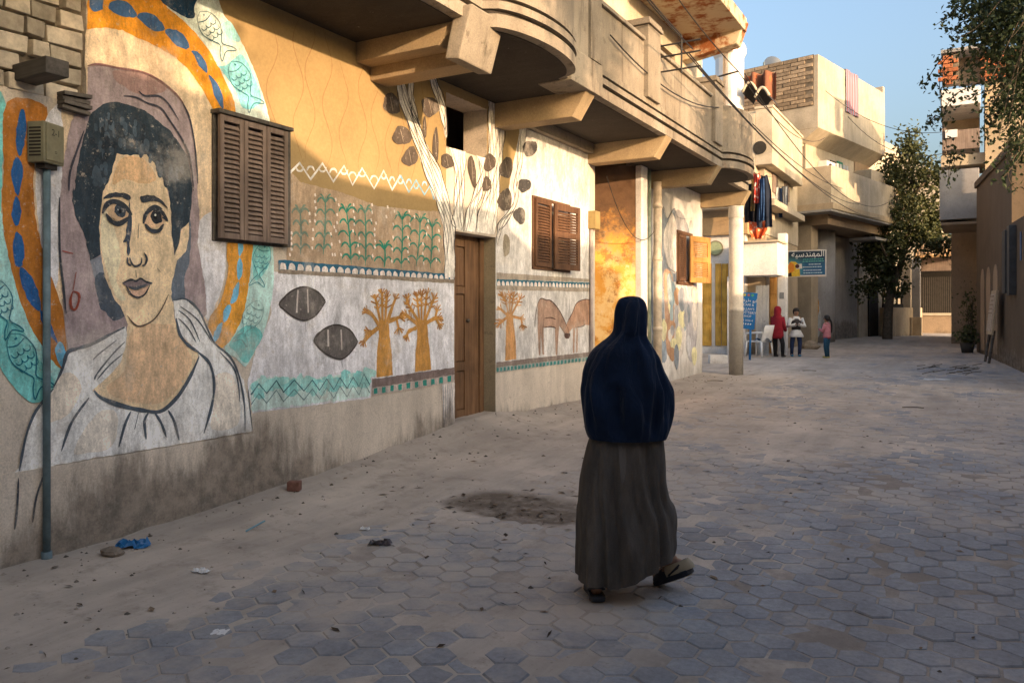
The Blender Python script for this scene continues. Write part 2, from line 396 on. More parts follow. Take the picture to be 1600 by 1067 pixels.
# recessed band of bare limestone bricks where the plaster has fallen away
m = MB(); m.poly([(-W-.05, -5, 2.78), (-W-.05, 3.0, 2.78), (-W-.05, 3.0, 4.2), (-W-.05, -5, 4.2)])
bw = m.build('mortar_bed', M_MORTAR, H)
def brick_me(l, h, d, sd):
    rr = random.Random(sd); b = MB(); j = lambda s: rr.uniform(-s, s)
    P = [(sx*l/2+j(.006), sy*d/2+j(.004), sz*h/2+j(.006)) for sz in (-1, 1) for sx, sy in ((-1, -1), (1, -1), (1, 1), (-1, 1))]
    b.hexa([Vector(p) for p in P]); me = b.mesh('brick', bevel=.007); me.materials.append(M_BRICKL); return me
z = 2.845; r = 0
while z < 3.62:
    y = 2.97-random.uniform(0, .04)
    while y > 1.6:
        l = random.choice((.20, .215, .10, .19, .14, .22))
        if not (z < 2.96 and 2.62 < y-l/2 < 2.9 and random.random() < .3):
            o = bpy.data.objects.new('brick', brick_me(l, .098, .09, r*50+int(y*100))); COL.objects.link(o); o.parent = wall
            o.location = (-W-.045+random.uniform(-.012, .016), y-l/2, z+random.uniform(-.004, .004)); o.rotation_euler = (random.gauss(0, .012), random.gauss(0, .02), math.pi/2+random.gauss(0, .03))
        y -= l+random.uniform(.012, .022)
    z += .114; r += 1
# stub of a wooden beam and broken laths in the brickwork
m = MB(); a = on_x(18, 138, -W+.0); m.box((-W-.05, 2.545, 2.845), (-W+.33, 2.68, 2.94)); b0 = m.build('beam_stub', M_OLDW, H, .008)
m = MB()
for k in range(4): m.box((-W-.05, 2.80, 2.735+k*.03), (-W+.06+.02*(k % 2), 2.975, 2.757+k*.03), Matrix.Rotation(.05*(k-1.5), 3, 'X'))
m.build('broken_lath', M_OLDW, H)

# ------------------------------------------------------------------ painting on the wall
def P2(px, py, X=-W): v = on_x(px, py, X); return (v.y, v.z)
PAINTS = []
class Paint:
    def __init__(s, name, parent=None, X=-W, proj=None): PAINTS.append(s); s.name = name; s.mb = MB(); s.X = X+len(PAINTS)*.00003; s.cnt = 0; s.mat = None; s.parent = parent or wall; s.p = proj or (lambda q: P2(*q))
    def fill(s, pts, col, L=1, smooth=True, k=4, raw=False, jit=.0045):
        Q = [q if raw else s.p(q) for q in pts]
        if smooth: Q = catmull(Q, k, True)
        if jit:
            D = []
            for i in range(len(Q)):
                (a, b), (c, d) = Q[i], Q[(i+1) % len(Q)]; k2 = min(40, max(1, int(math.hypot(c-a, d-b)/.022)))
                D += [(a+(c-a)*j/k2, b+(d-b)*j/k2) for j in range(k2)]
            A = np.array(D); jx = jit*2*(vnoise(A[:, 0]*40, A[:, 1]*40)-.5)+jit*1.2*(vnoise(A[:, 0]*110, A[:, 1]*110)-.5); jy = jit*2*(vnoise(A[:, 0]*40+9, A[:, 1]*40+4)-.5)+jit*1.2*(vnoise(A[:, 0]*110+5, A[:, 1]*110+3)-.5)
            Q = list(zip((A[:, 0]+jx).tolist(), (A[:, 1]+jy).tolist()))
        s.mb.col = col; s.cnt += 1; x = s.X+.003+L*.001+s.cnt*.00001; s.mb.poly([(x, a, b) for a, b in Q])
    def stroke(s, pts, col, w=3., L=5, smooth=True, raw=False, taper=True, k=4):
        Q = [q if raw else s.p(q) for q in pts]
        if smooth and len(Q) > 2: Q = catmull(Q, k)
        Q = [np.array(q) for q in Q]; n = len(Q); s.cnt += 1; x = s.X+.003+L*.001+s.cnt*.00001; s.mb.col = col; prev = None
        for i in range(n):
            t = Q[min(i+1, n-1)]-Q[max(i-1, 0)]; t = t/(np.hypot(*t)+1e-9); nn = np.array((-t[1], t[0]))
            ww = w*.0022*(.75+.5*float(vnoise(i*.7+Q[0][0]*31, Q[0][1]*17)))
            if taper: ww *= min(1, .35+1.3*min(i, n-1-i)/max(1, n*.35))
            cur = (s.mb.vert((x, *(Q[i]+nn*ww))), s.mb.vert((x, *(Q[i]-nn*ww))))
            if prev: s.mb.face((prev[0], prev[1], cur[1], cur[0]))
            prev = cur
    def dot(s, q, r, col, L=6, ry=None):
        a, b = s.p(q); ry = ry or r
        s.fill([(a+r*math.cos(k*.785), b+ry*math.sin(k*.785)) for k in range(8)], col, L, True, 3, True)
    def done(s, **kw): return s.mb.build(s.name, s.mat or M_PAINT, s.parent, **kw)
def ZT(x0, y0, sc): return lambda pts: [(x0+x/sc, y0+y/sc) for x, y in pts]
ZA = ZT(90, 100, 5.333); ZB = ZT(90, 290, 5.333); ZC = ZT(20, 460, 3.2325); Z3 = ZT(0, 140, 2.052); Z5 = ZT(310, 340, 3.337)
Z6 = ZT(130, 0, 5.0); ZN = ZT(440, 290, 5.926); Z8 = ZT(590, 110, 3.68); Z4 = ZT(380, 380, 2.668); ZG = ZT(400, 0, 2.667)
ZT1 = ZT(550, 420, 5.335); ZO = ZT(765, 420, 5.927); ZW = ZT(1010, 300, 3.56)
WHITE = C(206, 206, 210); CREAM = C(206, 186, 158); SLATE = C(46, 58, 68); INK = C(52, 58, 66); TEAL = C(112, 184, 180); MAUVE = C(152, 138, 140)
OR = C(196, 134, 40); TAUPE = C(160, 140, 118); FLESH = C(222, 192, 158)

_n = NT('ochre_paint'); _c = _n.gain(_n.attr(), _n.ramp(_n.noise(1.5, 5, .6), .3, .7, .88, 1.1)); _c = _n.gain(_c, _n.ramp(_n.noise(30, 5, .7), .3, .7, .93, 1.07)); _c = _n.mix(_n.ramp(_n.noise(11, 8, .75), .66, .72, 0, .5), _c, (.26, .19, .12)); M_OCHREP = _n.done(_c, .92, wall_bump(_n, .7))
# ochre upper wall and its faint wavy combing
p = Paint('painted_ochre_field'); p.mat = M_OCHREP
p.fill([P2(322, -30), P2(350, 24), P2(370, 54), P2(390, 94), P2(406, 136), P2(418, 190), P2(440, 200), P2(446, 290), P2(560, 318), P2(640, 345), P2(692, 345)]+[(6.92, 2.6), (6.92, 3.26), (6.92, 3.83), (7.74, 3.83), (7.74, 3.26), (7.93, 2.9), (8.35, 2.6), (8.55, 3.1), (8.62, SOF), (7, SOF+.05), (4.0, SOF+.05)], C(146, 125, 88), 0, False, raw=True)
for k in range(11):
    x0 = 4.55+k*.2+random.uniform(-.05, .05)
    p.stroke([(x0+.06*math.sin(j*1.1+k*2), 2.75+j*.12) for j in range(int(9+random.random()*3))], C(134, 108, 74), 2.0, 1, raw=True)
p.done()
# cream and white base coats
p = Paint('painted_white_panel')
p.fill([(418, 424), (434, 425), (709, 441), (709, 575), (581, 592), (579, 622), (394, 645), (386, 600), (398, 550), (424, 490)], WHITE, 0, False)
p.fill([(774, 372), (786, 345), (800, 262), (812, 205), (921, 196), (921, 553), (774, 570)], C(192, 190, 188), 1, False)
p.done()
p = Paint('painted_cream_ground')
p.fill([(136, 175), (136, 40), (200, 30), (270, 70), (320, 130), (340, 200), (345, 380), (340, 480), (322, 505), (250, 480), (110, 500), (60, 450), (50, 300), (56, 200), (110, 160)], CREAM, 0)
p.fill([(300, 360), (345, 330), (352, 420), (335, 480), (322, 500), (305, 430)], WHITE, 1)
p.fill([(58, 225), (96, 170), (92, 400), (84, 450), (60, 360)], WHITE, 1)
p.done()
# halo rings
p = Paint('painted_halo')
p.fill([(242, -30), (260, 12), (282, 30), (306, 54), (326, 80), (342, 108), (356, 136), (366, 160), (369, 182), (418, 194), (416, 170), (406, 136), (390, 94), (370, 54), (350, 24), (322, -30)], C(196, 210, 204), 1)
p.fill(Z6([(960, 430), (1060, 520), (1150, 480), (1240, 430), (1330, 600), (1390, 800), (1250, 850), (1180, 700), (1080, 560)]), C(124, 196, 208), 2)
p.fill(Z6([(1080, 200), (1140, 170), (1220, 300), (1200, 330), (1130, 300)]), C(140, 196, 204), 2)
p.fill([(136, -30), (242, -30), (260, 12), (282, 30), (306, 54), (326, 80), (342, 108), (356, 136), (366, 160), (368, 180), (333, 172), (326, 160), (314, 138), (296, 112), (274, 90), (246, 74), (220, 62), (190, 48), (160, 43), (136, 48)], OR, 2, False)
p.fill(Z6([(583, -60), (660, 60), (850, 150), (862, 60), (880, -60)]), C(14, 50, 78), 3)
p.done(); p = Paint('painted_halo')
p.fill([(392, 377), (422, 377), (427, 415), (425, 460), (415, 508), (400, 544), (383, 572), (368, 560), (350, 545), (367, 520), (382, 481), (391, 415)], C(176, 208, 202), 2)
p.fill(Z5([(285, 130), (360, 125), (370, 240), (300, 330), (280, 260)]), C(136, 200, 196), 3)
p.fill(Z5([(250, 560), (330, 600), (300, 680), (245, 760), (190, 700), (160, 650)]), TEAL, 3)
p.fill([(356, 376), (392, 377), (391, 415), (382, 481), (367, 520), (346, 543), (332, 534), (325, 502), (343, 472), (355, 427)], C(200, 142, 56), 3)
p.done(); p = Paint('painted_halo')
p.fill([(10, 160), (5, 262), (2, 335), (15, 413), (39, 491), (66, 542), (96, 578), (103, 545), (100, 500), (93, 471), (73, 413), (56, 350), (51, 286), (58, 228), (72, 168)], C(168, 108, 44), 3)
p.fill([(-30, 150), (8, 158), (3, 262), (-2, 335), (-30, 340)], TEAL, 2)
p.fill([(-30, 340), (2, 335), (15, 413), (39, 491), (66, 542), (98, 580), (84, 604), (51, 630), (0, 574), (-30, 540)], C(158, 206, 202), 2)
p.fill([(-10, 500), (30, 510), (60, 560), (84, 600), (51, 630), (0, 574)], TEAL, 3)
p.done()
BL = C(38, 86, 140); LB = C(104, 166, 196)
p = Paint('painted_twisted_ribbon')
for q in ([(50, -20), (145, -10), (150, 50), (135, 85), (60, 85)], [(190, 60), (230, 15), (310, 10), (370, 50), (415, 125), (330, 140), (250, 115)], [(415, 125), (490, 100), (570, 140), (635, 230), (560, 250), (480, 200)],
          [(635, 240), (720, 240), (790, 290), (825, 380), (760, 380), (690, 330)], [(840, 395), (900, 420), (950, 490), (965, 575), (910, 530), (870, 460)], [(980, 590), (1040, 650), (1080, 740), (1090, 860), (1030, 770), (1000, 680)]):
    p.fill(Z6(q), C(62, 96, 140), 4)
p.done(); p = Paint('painted_twisted_ribbon')
for q in ([(205, 112), (225, 112), (230, 170), (210, 200), (203, 160)], [(210, 205), (228, 260), (208, 330), (195, 270)], [(208, 335), (200, 420), (165, 450), (180, 380)], [(165, 455), (155, 520), (125, 545), (130, 480)], [(120, 550), (110, 610), (80, 650), (75, 610), (100, 560)]):
    p.fill(Z5(q), LB, 4)
p.done(); p = Paint('painted_twisted_ribbon')
for i, q in enumerate(([(68, 60), (82, 110), (75, 180), (60, 215), (50, 180), (52, 110)], [(55, 218), (72, 260), (60, 330), (52, 338), (35, 290), (40, 240)], [(50, 342), (65, 390), (52, 440), (35, 400)], [(52, 455), (75, 500), (68, 565), (45, 560), (38, 500)],
          [(62, 570), (100, 600), (122, 660), (128, 712), (90, 680), (65, 620)], [(125, 712), (150, 730), (175, 790), (180, 812), (140, 770)], [(190, 808), (212, 850), (195, 888), (175, 840)])):
    p.fill(Z3(q), BL if i < 6 else LB, 5)
p.done()
# fish of the halo
def fish(cx, cy, ln, ang, col, w=1.5):
    p = Paint('painted_fish'); ca, sa = math.cos(ang), math.sin(ang)
    T = lambda a, b: (cx+(a*ca-b*sa)*ln, cy+(a*sa+b*ca)*ln)
    p.stroke([T(a, b) for a, b in ((-.5, 0), (-.35, -.2), (0, -.27), (.3, -.12), (.48, -.03), (.7, -.2), (.82, -.22), (.7, 0), (.85, .22), (.66, .16), (.48, .04), (.3, .13), (0, .26), (-.35, .17), (-.5, 0))], col, w, 7)
    p.stroke([T(-.3, -.2), T(-.24, 0), T(-.3, .18)], col, w, 7)
    for a in (-.14, .02, .17):
        for b in (-.14, 0, .13):
            p.stroke([T(a, b-.07), T(a+.08, b-.05), T(a+.1, b), T(a+.08, b+.05), T(a, b+.07)], col, w*.8, 7)
    p.dot(T(-.38, -.04), .008, col, 8); p.stroke([T(.5, 0), T(.72, -.13)], col, w*.8, 7); p.stroke([T(.5, 0), T(.72, .13)], col, w*.8, 7)
    p.done()
fish(328, 45, 62, .98, C(40, 92, 110)); fish(375, 124, 62, 1.08, C(40, 110, 130)); fish(407, 405, 52, 1.75, C(60, 130, 140)); fish(392, 495, 56, 2.0, C(110, 150, 150))
fish(0, 470, 70, 1.2, C(30, 104, 124), 1.6); fish(35, 556, 80, 1.05, C(30, 104, 124), 1.6)

# the portrait
p = Paint('painted_portrait')
p.fill([(136, 106), (152, 102), (184, 107), (221, 114), (249, 128), (274, 149), (287, 164), (296, 188), (302, 222), (307, 256), (308, 300), (311, 337), (308, 380), (315, 421), (320, 450), (322, 490), (300, 520), (193, 520), (144, 537), (106, 552), (98, 480), (96, 440), (92, 384), (91, 328), (94, 300), (97, 260), (107, 203), (114, 180), (136, 172)], MAUVE, 3, False)
p.fill(ZA([(470, 60), (720, 90), (900, 190), (860, 240), (700, 260), (560, 200), (480, 140)]), C(150, 124, 120), 4)
hair = ZA([(130, 1067), (160, 830), (210, 600), (262, 420), (370, 340), (460, 320), (600, 345), (720, 390), (830, 480), (930, 560), (1020, 680), (1075, 780), (1100, 900), (1115, 1067)])+ZB([(1105, 200), (1090, 300), (1020, 370), (1000, 480), (972, 580), (945, 420), (935, 200), (920, 50)])+ZA([(870, 960), (800, 830), (730, 755), (600, 765), (490, 750), (450, 880), (420, 960), (370, 1067)])+ZB([(365, 100), (340, 350), (350, 570), (265, 625), (220, 430), (150, 280), (115, 130), (118, 20)])
p.fill(ZB([(1098, 280), (1095, 620), (1052, 760), (1050, 960), (940, 960), (945, 800), (985, 600)]), C(96, 106, 118), 4)
p.fill(ZB([(262, 622), (350, 585), (395, 745), (300, 775)]), C(124, 130, 140), 4, False)
p.fill(ZB([(303, 770), (395, 740), (460, 940), (560, 1067), (470, 1130), (400, 1060), (345, 1000)]), C(74, 84, 96), 4)
face = ZA([(490, 750), (600, 765), (730, 755), (800, 830), (870, 960), (915, 1067)])+ZB([(940, 200), (945, 420), (972, 585), (1000, 480), (1025, 370), (1090, 305), (1085, 450), (1060, 560), (990, 625), (960, 760), (940, 860), (950, 960)])+ZC([(805, 40), (815, 130), (840, 200), (930, 290), (935, 320), (900, 390), (860, 460), (810, 530), (740, 587), (650, 582), (540, 562), (430, 512), (402, 482), (460, 430), (540, 340), (568, 260), (578, 150), (540, 60)])+ZB([(470, 960), (390, 760), (352, 560), (340, 350), (362, 100), (372, 0)])+ZA([(420, 960), (450, 880)])
p.fill(face, FLESH, 4, False)
p.fill(ZC([(600, 180), (780, 150), (830, 210), (900, 330), (850, 450), (760, 540), (640, 550), (520, 520), (470, 470), (560, 380)]), C(208, 178, 144), 5)
p.fill(ZB([(380, 200), (480, 400), (520, 620), (480, 800), (560, 940), (480, 930), (400, 700), (355, 480)]), C(230, 204, 174), 5)
p.fill(ZA([(520, 800), (700, 790), (820, 960), (700, 1000), (560, 960), (450, 1000)]), C(208, 174, 134), 5)
p.fill(hair, SLATE, 6, False)
rh = random.Random(3)
for k in range(130):
    a = rh.uniform(250, 1050); b = rh.uniform(400, 1000)
    inner = 470-.3*(b-750) < a < 740+.62*(b-750) and b > 740
    if inner or b < 420+abs(a-480)*.55-20 or a < 262-.3*(b-420): continue
    l = rh.uniform(25, 60); p.stroke(ZA([(a, b-l), (a+rh.uniform(-8, 8), b), (a+rh.uniform(-10, 10), b+l)]), C(*rh.choice(((62, 76, 88), (72, 86, 98), (38, 48, 58)))), rh.uniform(4, 9), 7)
for q in ([(540, 270), (640, 280), (740, 330), (850, 370), (930, 480), (1010, 600), (1080, 740), (1110, 900), (1125, 1060)], [(670, 230), (720, 270), (830, 270), (910, 330), (1000, 470)], [(1030, 320), (1090, 450), (1130, 650), (1150, 850), (1160, 1000)], [(210, 560), (150, 730), (95, 900), (85, 1060)]): p.stroke(ZA(q), C(60, 62, 74), 3.2, 8)
p.stroke(ZA([(240, 20), (330, 5), (500, 38), (700, 72), (850, 145), (980, 255), (1040, 330)]), C(128, 96, 96), 3, 8)
p.stroke(ZB([(8, 100), (5, 350), (12, 600), (40, 850), (62, 1067)]), INK, 3, 8)
p.fill(ZB([(370, 112), (410, 70), (480, 56), (585, 78), (588, 122), (540, 105), (470, 95), (400, 112)]), INK, 9); p.fill(ZB([(680, 100), (720, 84), (790, 84), (850, 118), (908, 195), (850, 150), (790, 128), (700, 142)]), INK, 9)
for q in ((505, 222), (800, 280)):
    a, b = q; p.fill(ZB([(a-95, b+15), (a-50, b-55), (a, b-70), (a+50, b-40), (a+85, b+15), (a+40, b+65), (a-20, b+70), (a-60, b+50)]), C(206, 176, 144), 8)
p.fill(ZB([(545, 175), (556, 250), (500, 262), (462, 222), (480, 165)]), C(58, 68, 80), 9); p.fill(ZB([(848, 225), (858, 300), (805, 322), (766, 280), (770, 222), (810, 200)]), C(44, 48, 54), 9)
p.dot(ZB([(512, 215)])[0], .012, C(28, 32, 38), 10); p.dot(ZB([(806, 265)])[0], .016, C(26, 28, 32), 10); p.dot(ZB([(800, 243)])[0], .007, C(220, 210, 196), 11); p.dot(ZB([(496, 200)])[0], .006, C(190, 196, 200), 11)
for q, ww in (([(362, 235), (395, 165), (450, 135), (520, 155), (575, 205), (605, 250)], 7), ([(390, 235), (430, 292), (480, 318), (540, 300), (585, 262)], 6), ([(430, 290), (490, 330), (550, 310)], 4), ([(703, 318), (728, 235), (790, 188), (850, 215), (905, 290)], 6), ([(718, 322), (765, 375), (830, 378), (872, 322)], 6),
              ([(860, 265), (908, 298)], 6), ([(730, 205), (800, 168), (862, 200)], 2.5), ([(665, 320), (658, 440)], 2.5), ([(588, 600), (610, 655), (640, 672), (682, 652), (690, 600)], 3), ([(708, 560), (732, 610), (715, 660), (690, 668)], 3.4), ([(570, 600), (575, 650), (602, 668)], 3), ([(640, 705), (643, 765)], 3), ([(558, 832), (600, 905), (660, 932), (715, 905), (757, 830)], 2.6), ([(820, 690), (845, 720)], 2), ([(530, 812), (600, 785), (640, 797), (680, 775), (722, 800), (778, 815)], 3.4), ([(800, 395), (850, 390)], 1.8)):
    p.stroke(ZB(q), INK, ww, 11)
p.fill(ZB([(578, 80), (600, 220), (612, 300), (597, 450), (586, 592), (566, 560), (570, 470), (530, 470), (560, 430), (568, 310), (588, 200)]), C(58, 68, 82), 9, False)
p.fill(ZB([(535, 812), (600, 788), (640, 799), (680, 778), (722, 803), (772, 816), (720, 845), (640, 866), (590, 855)]), C(120, 108, 110), 9); p.fill(ZB([(590, 845), (640, 838), (735, 822), (700, 852), (640, 868), (600, 860)]), C(78, 84, 92), 10)
p.fill(ZB([(585, 868), (660, 872), (740, 845), (712, 900), (660, 926), (605, 900)]), C(206, 172, 148), 9)
p.stroke(ZC([(572, 105), (605, 148), (640, 160), (700, 132), (745, 75), (780, 0)]), C(90, 78, 70), 2.4, 9)
p.done(label='painted half-length portrait with dark hair, mauve hood and white dress')
p = Paint('painted_dress')
p.fill(ZC([(275, 300), (400, 248), (565, 160), (575, 200), (566, 262), (540, 342), (460, 432), (400, 484), (430, 514), (540, 564), (650, 584), (740, 588), (812, 530), (862, 460), (902, 388), (936, 316), (930, 288), (842, 200), (818, 130), (806, 32), (868, 24), (932, 80), (1000, 200), (1022, 250), (1100, 320), (1160, 430), (1190, 560), (1207, 690), (800, 760), (400, 826), (0, 900), (0, 900), (25, 880), (60, 720), (110, 590), (200, 470), (240, 380)]), C(222, 217, 211), 5, False)
p.fill(ZC([(1010, 420), (1100, 400), (1140, 520), (1130, 660), (1000, 680), (1010, 560)]), C(214, 206, 193), 6)
p.fill(ZC([(230, 420), (300, 400), (340, 480), (280, 600), (200, 640), (150, 620)]), C(214, 204, 189), 6)
p.fill(ZC([(420, 600), (520, 600), (500, 760), (380, 800), (300, 790)]), C(216, 207, 195), 6)
for q, ww in (([(560, 165), (480, 205), (400, 248), (330, 270), (272, 292), (245, 375), (200, 470)], 4.5), ([(200, 475), (110, 590), (60, 720), (28, 890)], 3.5), ([(560, 240), (500, 300), (420, 400), (408, 430)], 2.6), ([(550, 300), (480, 360), (420, 430)], 2.2), ([(520, 230), (430, 300), (400, 330)], 2.0),
              ([(405, 484), (440, 520), (540, 560), (650, 584), (740, 590), (815, 530), (865, 460), (905, 385), (935, 315)], 6.5), ([(806, 30), (870, 24), (935, 82), (985, 190), (1020, 252), (1095, 318), (1140, 420), (1165, 560), (1168, 690)], 3.8), ([(930, 290), (990, 350), (1012, 450), (1000, 560), (960, 700)], 5), ([(1040, 290), (1110, 370), (1135, 460), (1140, 540)], 3), ([(820, 120), (838, 200), (880, 255), (935, 292)], 5),
              ([(830, 80), (890, 130), (940, 240)], 2), ([(840, 60), (930, 130), (1000, 240)], 2), ([(830, 120), (880, 170), (920, 240)], 2), ([(380, 520), (320, 600), (280, 670), (240, 790)], 4), ([(590, 590), (560, 660), (530, 770)], 4), ([(630, 595), (610, 680)], 3), ([(680, 595), (660, 640), (668, 730)], 4.5), ([(710, 595), (745, 650), (770, 720)], 4), ([(780, 585), (810, 640), (835, 735)], 4), ([(1207, 690), (1190, 560), (1185, 480)], 2)):
    p.stroke(ZC(q), C(76, 86, 96), ww, 8)
p.stroke(ZB([(145, 720), (120, 870)]), C(132, 66, 52), 3.5, 9); p.stroke(ZB([(118, 880), (165, 900), (168, 960), (140, 1030), (108, 1020), (98, 950), (118, 880)]), C(132, 66, 52), 3.5, 9); p.stroke(ZB([(30, 545), (120, 568)]), C(150, 70, 58), 4, 9)
p.done()
p = Paint('painted_hem', X=-W+.014)
p.stroke([(26, 746), (24, 790), (20, 826)], INK, 3, 3); p.stroke([(66, 740), (54, 775), (48, 815)], INK, 3, 3)
p.done()

# zigzags, maize, scallops
p = Paint('painted_wave_band')
zz = ZG([(125, 735), (180, 680), (225, 748), (275, 682), (320, 758), (365, 692), (400, 772), (440, 702), (490, 787), (530, 712), (565, 792), (600, 732), (635, 802), (665, 752), (700, 812), (722, 776), (740, 832)])
p.stroke(zz[:12], C(206, 204, 200), 5.5, 3, False, taper=False); p.stroke(zz[11:], C(110, 160, 186), 5, 3, False, taper=False)
for i in range(1, 15):
    a, b = zz[i]; dx = (6 if i < 9 else 4); s = -1 if i % 2 == 0 else 1
    b2 = b+s*(-4 if s > 0 else 3)+(s*16)
    p.stroke([(a-dx, b2-s*6), (a-dx*.5, b2), (a+dx*.5, b2), (a+dx, b2-s*6)], C(204, 200, 194) if i < 12 else C(120, 166, 190), 4, 3)
p.done()
p = Paint('painted_maize_field')
p.fill([(447, 262), (470, 285), (530, 300), (590, 322), (660, 330), (693, 330), (694, 428), (447, 408)], TAUPE, 1, False)
G1 = C(44, 122, 104); G2 = C(110, 128, 116)
for (bx, by, tx, ty, fade) in ((170, 640, 165, 200, 1), (380, 640, 400, 100, .55), (640, 730, 590, 190, 0), (770, 745, 765, 200, .3), (945, 760, 945, 530, 0), (1100, 770, 1110, 260, 0), (1240, 750, 1280, 280, .1), (1370, 770, 1390, 330, 0)):
    col = tuple(a*(1-fade)+b*fade for a, b in zip(G1, G2)); nl = max(2, int((by-ty)/95))
    p.stroke(ZN([(bx, by), ((bx+tx)/2+8, (by+ty)/2), (tx, ty)]), col, 4.5, 3)
    for i in range(nl):
        f = (i+.6)/nl; x = bx+(tx-bx)*f; y = by+(ty-by)*f
        for s in (-1, 1):
            r1 = random.uniform(.8, 1.2)
            p.stroke(ZN([(x, y+20), (x+s*30*r1, y-25), (x+s*62*r1, y-22), (x+s*82*r1, y+14)]), col, 4.2, 4)
    for s in (-1, 1): p.stroke(ZN([(tx, ty+60), (tx+s*25, ty), (tx+s*50, ty-20)]), col, 4, 4)
for (x, y0, y1, k) in ((60, 240, 400, 2), (75, 440, 640, 5), (300, 90, 330, 5), (245, 260, 330, 2), (280, 410, 580, 3), (485, 130, 640, 3), (505, 270, 420, 3), (520, 180, 520, 2), (455, 450, 640, 3), (660, 180, 420, 5), (710, 490, 620, 3), (825, 180, 320, 3), (860, 350, 570, 5), (830, 650, 660, 1), (965, 200, 290, 2), (1030, 240, 360, 2), (1020, 480, 700, 3), (1175, 240, 360, 2), (1170, 480, 680, 4), (1220, 290, 300, 1), (1340, 330, 450, 3), (1310, 540, 720, 3), (1455, 420, 600, 3), (1435, 690, 700, 1), (540, 640, 650, 1)):
    for i in range(k):
        y = y0+(y1-y0)*(i/max(1, k-1)); xx = x+random.uniform(-10, 10); p.stroke(ZN([(xx-3, y-14), (xx+3, y+14)]), C(214, 206, 198), 4.5, 5, taper=False)
p.done()
def scallop(name, x0, x1, t0, t1, b0, b1, n, col):
    """band along the wall: painted strip with small white arches"""
    p = Paint(name); A = P2(x0, t0); B = P2(x1, t1); A2 = P2(x0, b0); B2 = P2(x1, b1)
    p.fill([A, B, B2, A2], col, 4, False, raw=True)
    h0 = A[1]-A2[1]; h1 = B[1]-B2[1]
    for i in range(n):
        f = (i+.5)/n; y = A[0]+(B[0]-A[0])*f; zb = A2[1]+(B2[1]-A2[1])*f; h = (h0+(h1-h0)*f)*.74; wd = (B[0]-A[0])/n*.37
        p.fill([(y-wd, zb), (y-wd, zb+h*.5), (y-wd*.6, zb+h*.88), (y, zb+h), (y+wd*.6, zb+h*.88), (y+wd, zb+h*.5), (y+wd, zb)], C(206, 200, 194), 5, False, raw=True)
    return p
p = scallop('painted_scallop_border', 434, 709, 406, 429, 421, 437, 26, C(40, 92, 118)); p.fill([(434, 421), (709, 437), (709, 443), (434, 427)], C(134, 122, 108), 3, False); p.done()
p = Paint('painted_grey_border'); p.fill([(775, 426), (921, 436), (921, 441), (775, 436)], C(152, 142, 130), 3, False); p.fill([(775, 446), (921, 450), (921, 456), (775, 453)], C(150, 140, 128), 3, False); p.done()
scallop('painted_scallop_border', 775, 921, 436, 442, 446, 450, 26, C(44, 96, 116)).done()
p = Paint('painted_check_border')
p.fill([(581, 592), (709, 574), (709, 585), (581, 606)], C(116, 102, 98), 4, False); p.fill([(581, 606), (709, 585), (709, 597), (581, 618)], C(170, 160, 152), 4, False)
for i in range(10):
    f0 = (i+.15)/10; f1 = (i+.6)/10; a = 581+128*f0; b = 581+128*f1; ya = 606-21*f0; yb = 606-21*f1
    p.fill([(a, ya+1), (b, yb+1), (b, yb+10), (a, ya+10)], C(44, 128, 116), 5, False)
p.fill([(775, 566), (920, 550), (920, 557), (775, 574)], C(124, 112, 104), 4, False); p.fill([(775, 574), (920, 557), (920, 563), (775, 582)], C(140, 150, 146), 4, False)
for i in range(26):
    f0 = i/26; f1 = (i+.6)/26; a = 775+145*f0; b = 775+145*f1; p.fill([(a, 575-17*f0), (b, 575-17*f1), (b, 580-17*f1), (a, 581-17*f0)], C(56, 120, 116), 5, False)
p.done()
DG = C(92, 88, 86)
for pts, lines, stem in (([(145, 255), (190, 205), (250, 182), (310, 205), (340, 245), (300, 300), (250, 322), (195, 300)], [[(225, 195), (220, 290)], [(265, 192), (268, 290)]], [[(255, 322), (259, 372)]]),
                         ([(290, 405), (330, 360), (385, 340), (440, 360), (475, 410), (440, 460), (400, 483), (340, 460)], [[(350, 360), (352, 430)], [(405, 360), (408, 445)]], [[(376, 340), (388, 292)], [(403, 483), (415, 522)]])):
    p = Paint('painted_seed'); p.fill(Z4(pts), DG, 3)
    for l in lines: p.stroke(Z4(l), C(176, 170, 164), 4, 5, taper=False)
    for l in stem: p.stroke(Z4(l), C(60, 58, 58), 2, 5)
    for s in (0, 1): p.stroke(Z4([pts[0], pts[1+s*6], pts[2+s*4], pts[3+s*2], pts[4]]), C(60, 56, 54), 3, 6)
    p.done()
p = Paint('painted_water_band')
p.fill(Z4([(25, 600), (60, 562), (150, 555), (240, 566), (330, 556), (430, 550), (500, 538), (527, 548), (527, 636), (300, 668), (35, 696)]), C(188, 210, 204), 2, False, jit=.012)
rw = random.Random(4)
for k in range(26):
    x = 45+k*19; y = 612-.10*x+rw.uniform(-22, 34); a_ = rw.uniform(18, 42); b_ = rw.uniform(14, 34)
    p.fill(Z4([(x+a_*math.cos(q*.9)*rw.uniform(.7, 1.2), y+b_*math.sin(q*.9)*rw.uniform(.7, 1.2)) for q in range(7)]), C(*rw.choice(((150, 202, 196), (132, 192, 188), (164, 206, 200)))), 3, True, jit=.01)
zz = [(30, 630), (62, 585), (95, 625), (135, 572), (165, 620), (210, 570), (250, 615), (285, 570), (315, 612), (345, 565), (375, 610), (400, 560), (430, 605), (455, 558), (480, 598), (500, 545), (525, 590)]
p.stroke(Z4(zz), C(52, 96, 106), 2.6, 5, False, taper=False); p.stroke(Z4([(a, b+42-(a/60)) for a, b in zz]), C(96, 128, 130), 2.2, 5, False, taper=False); p.done()
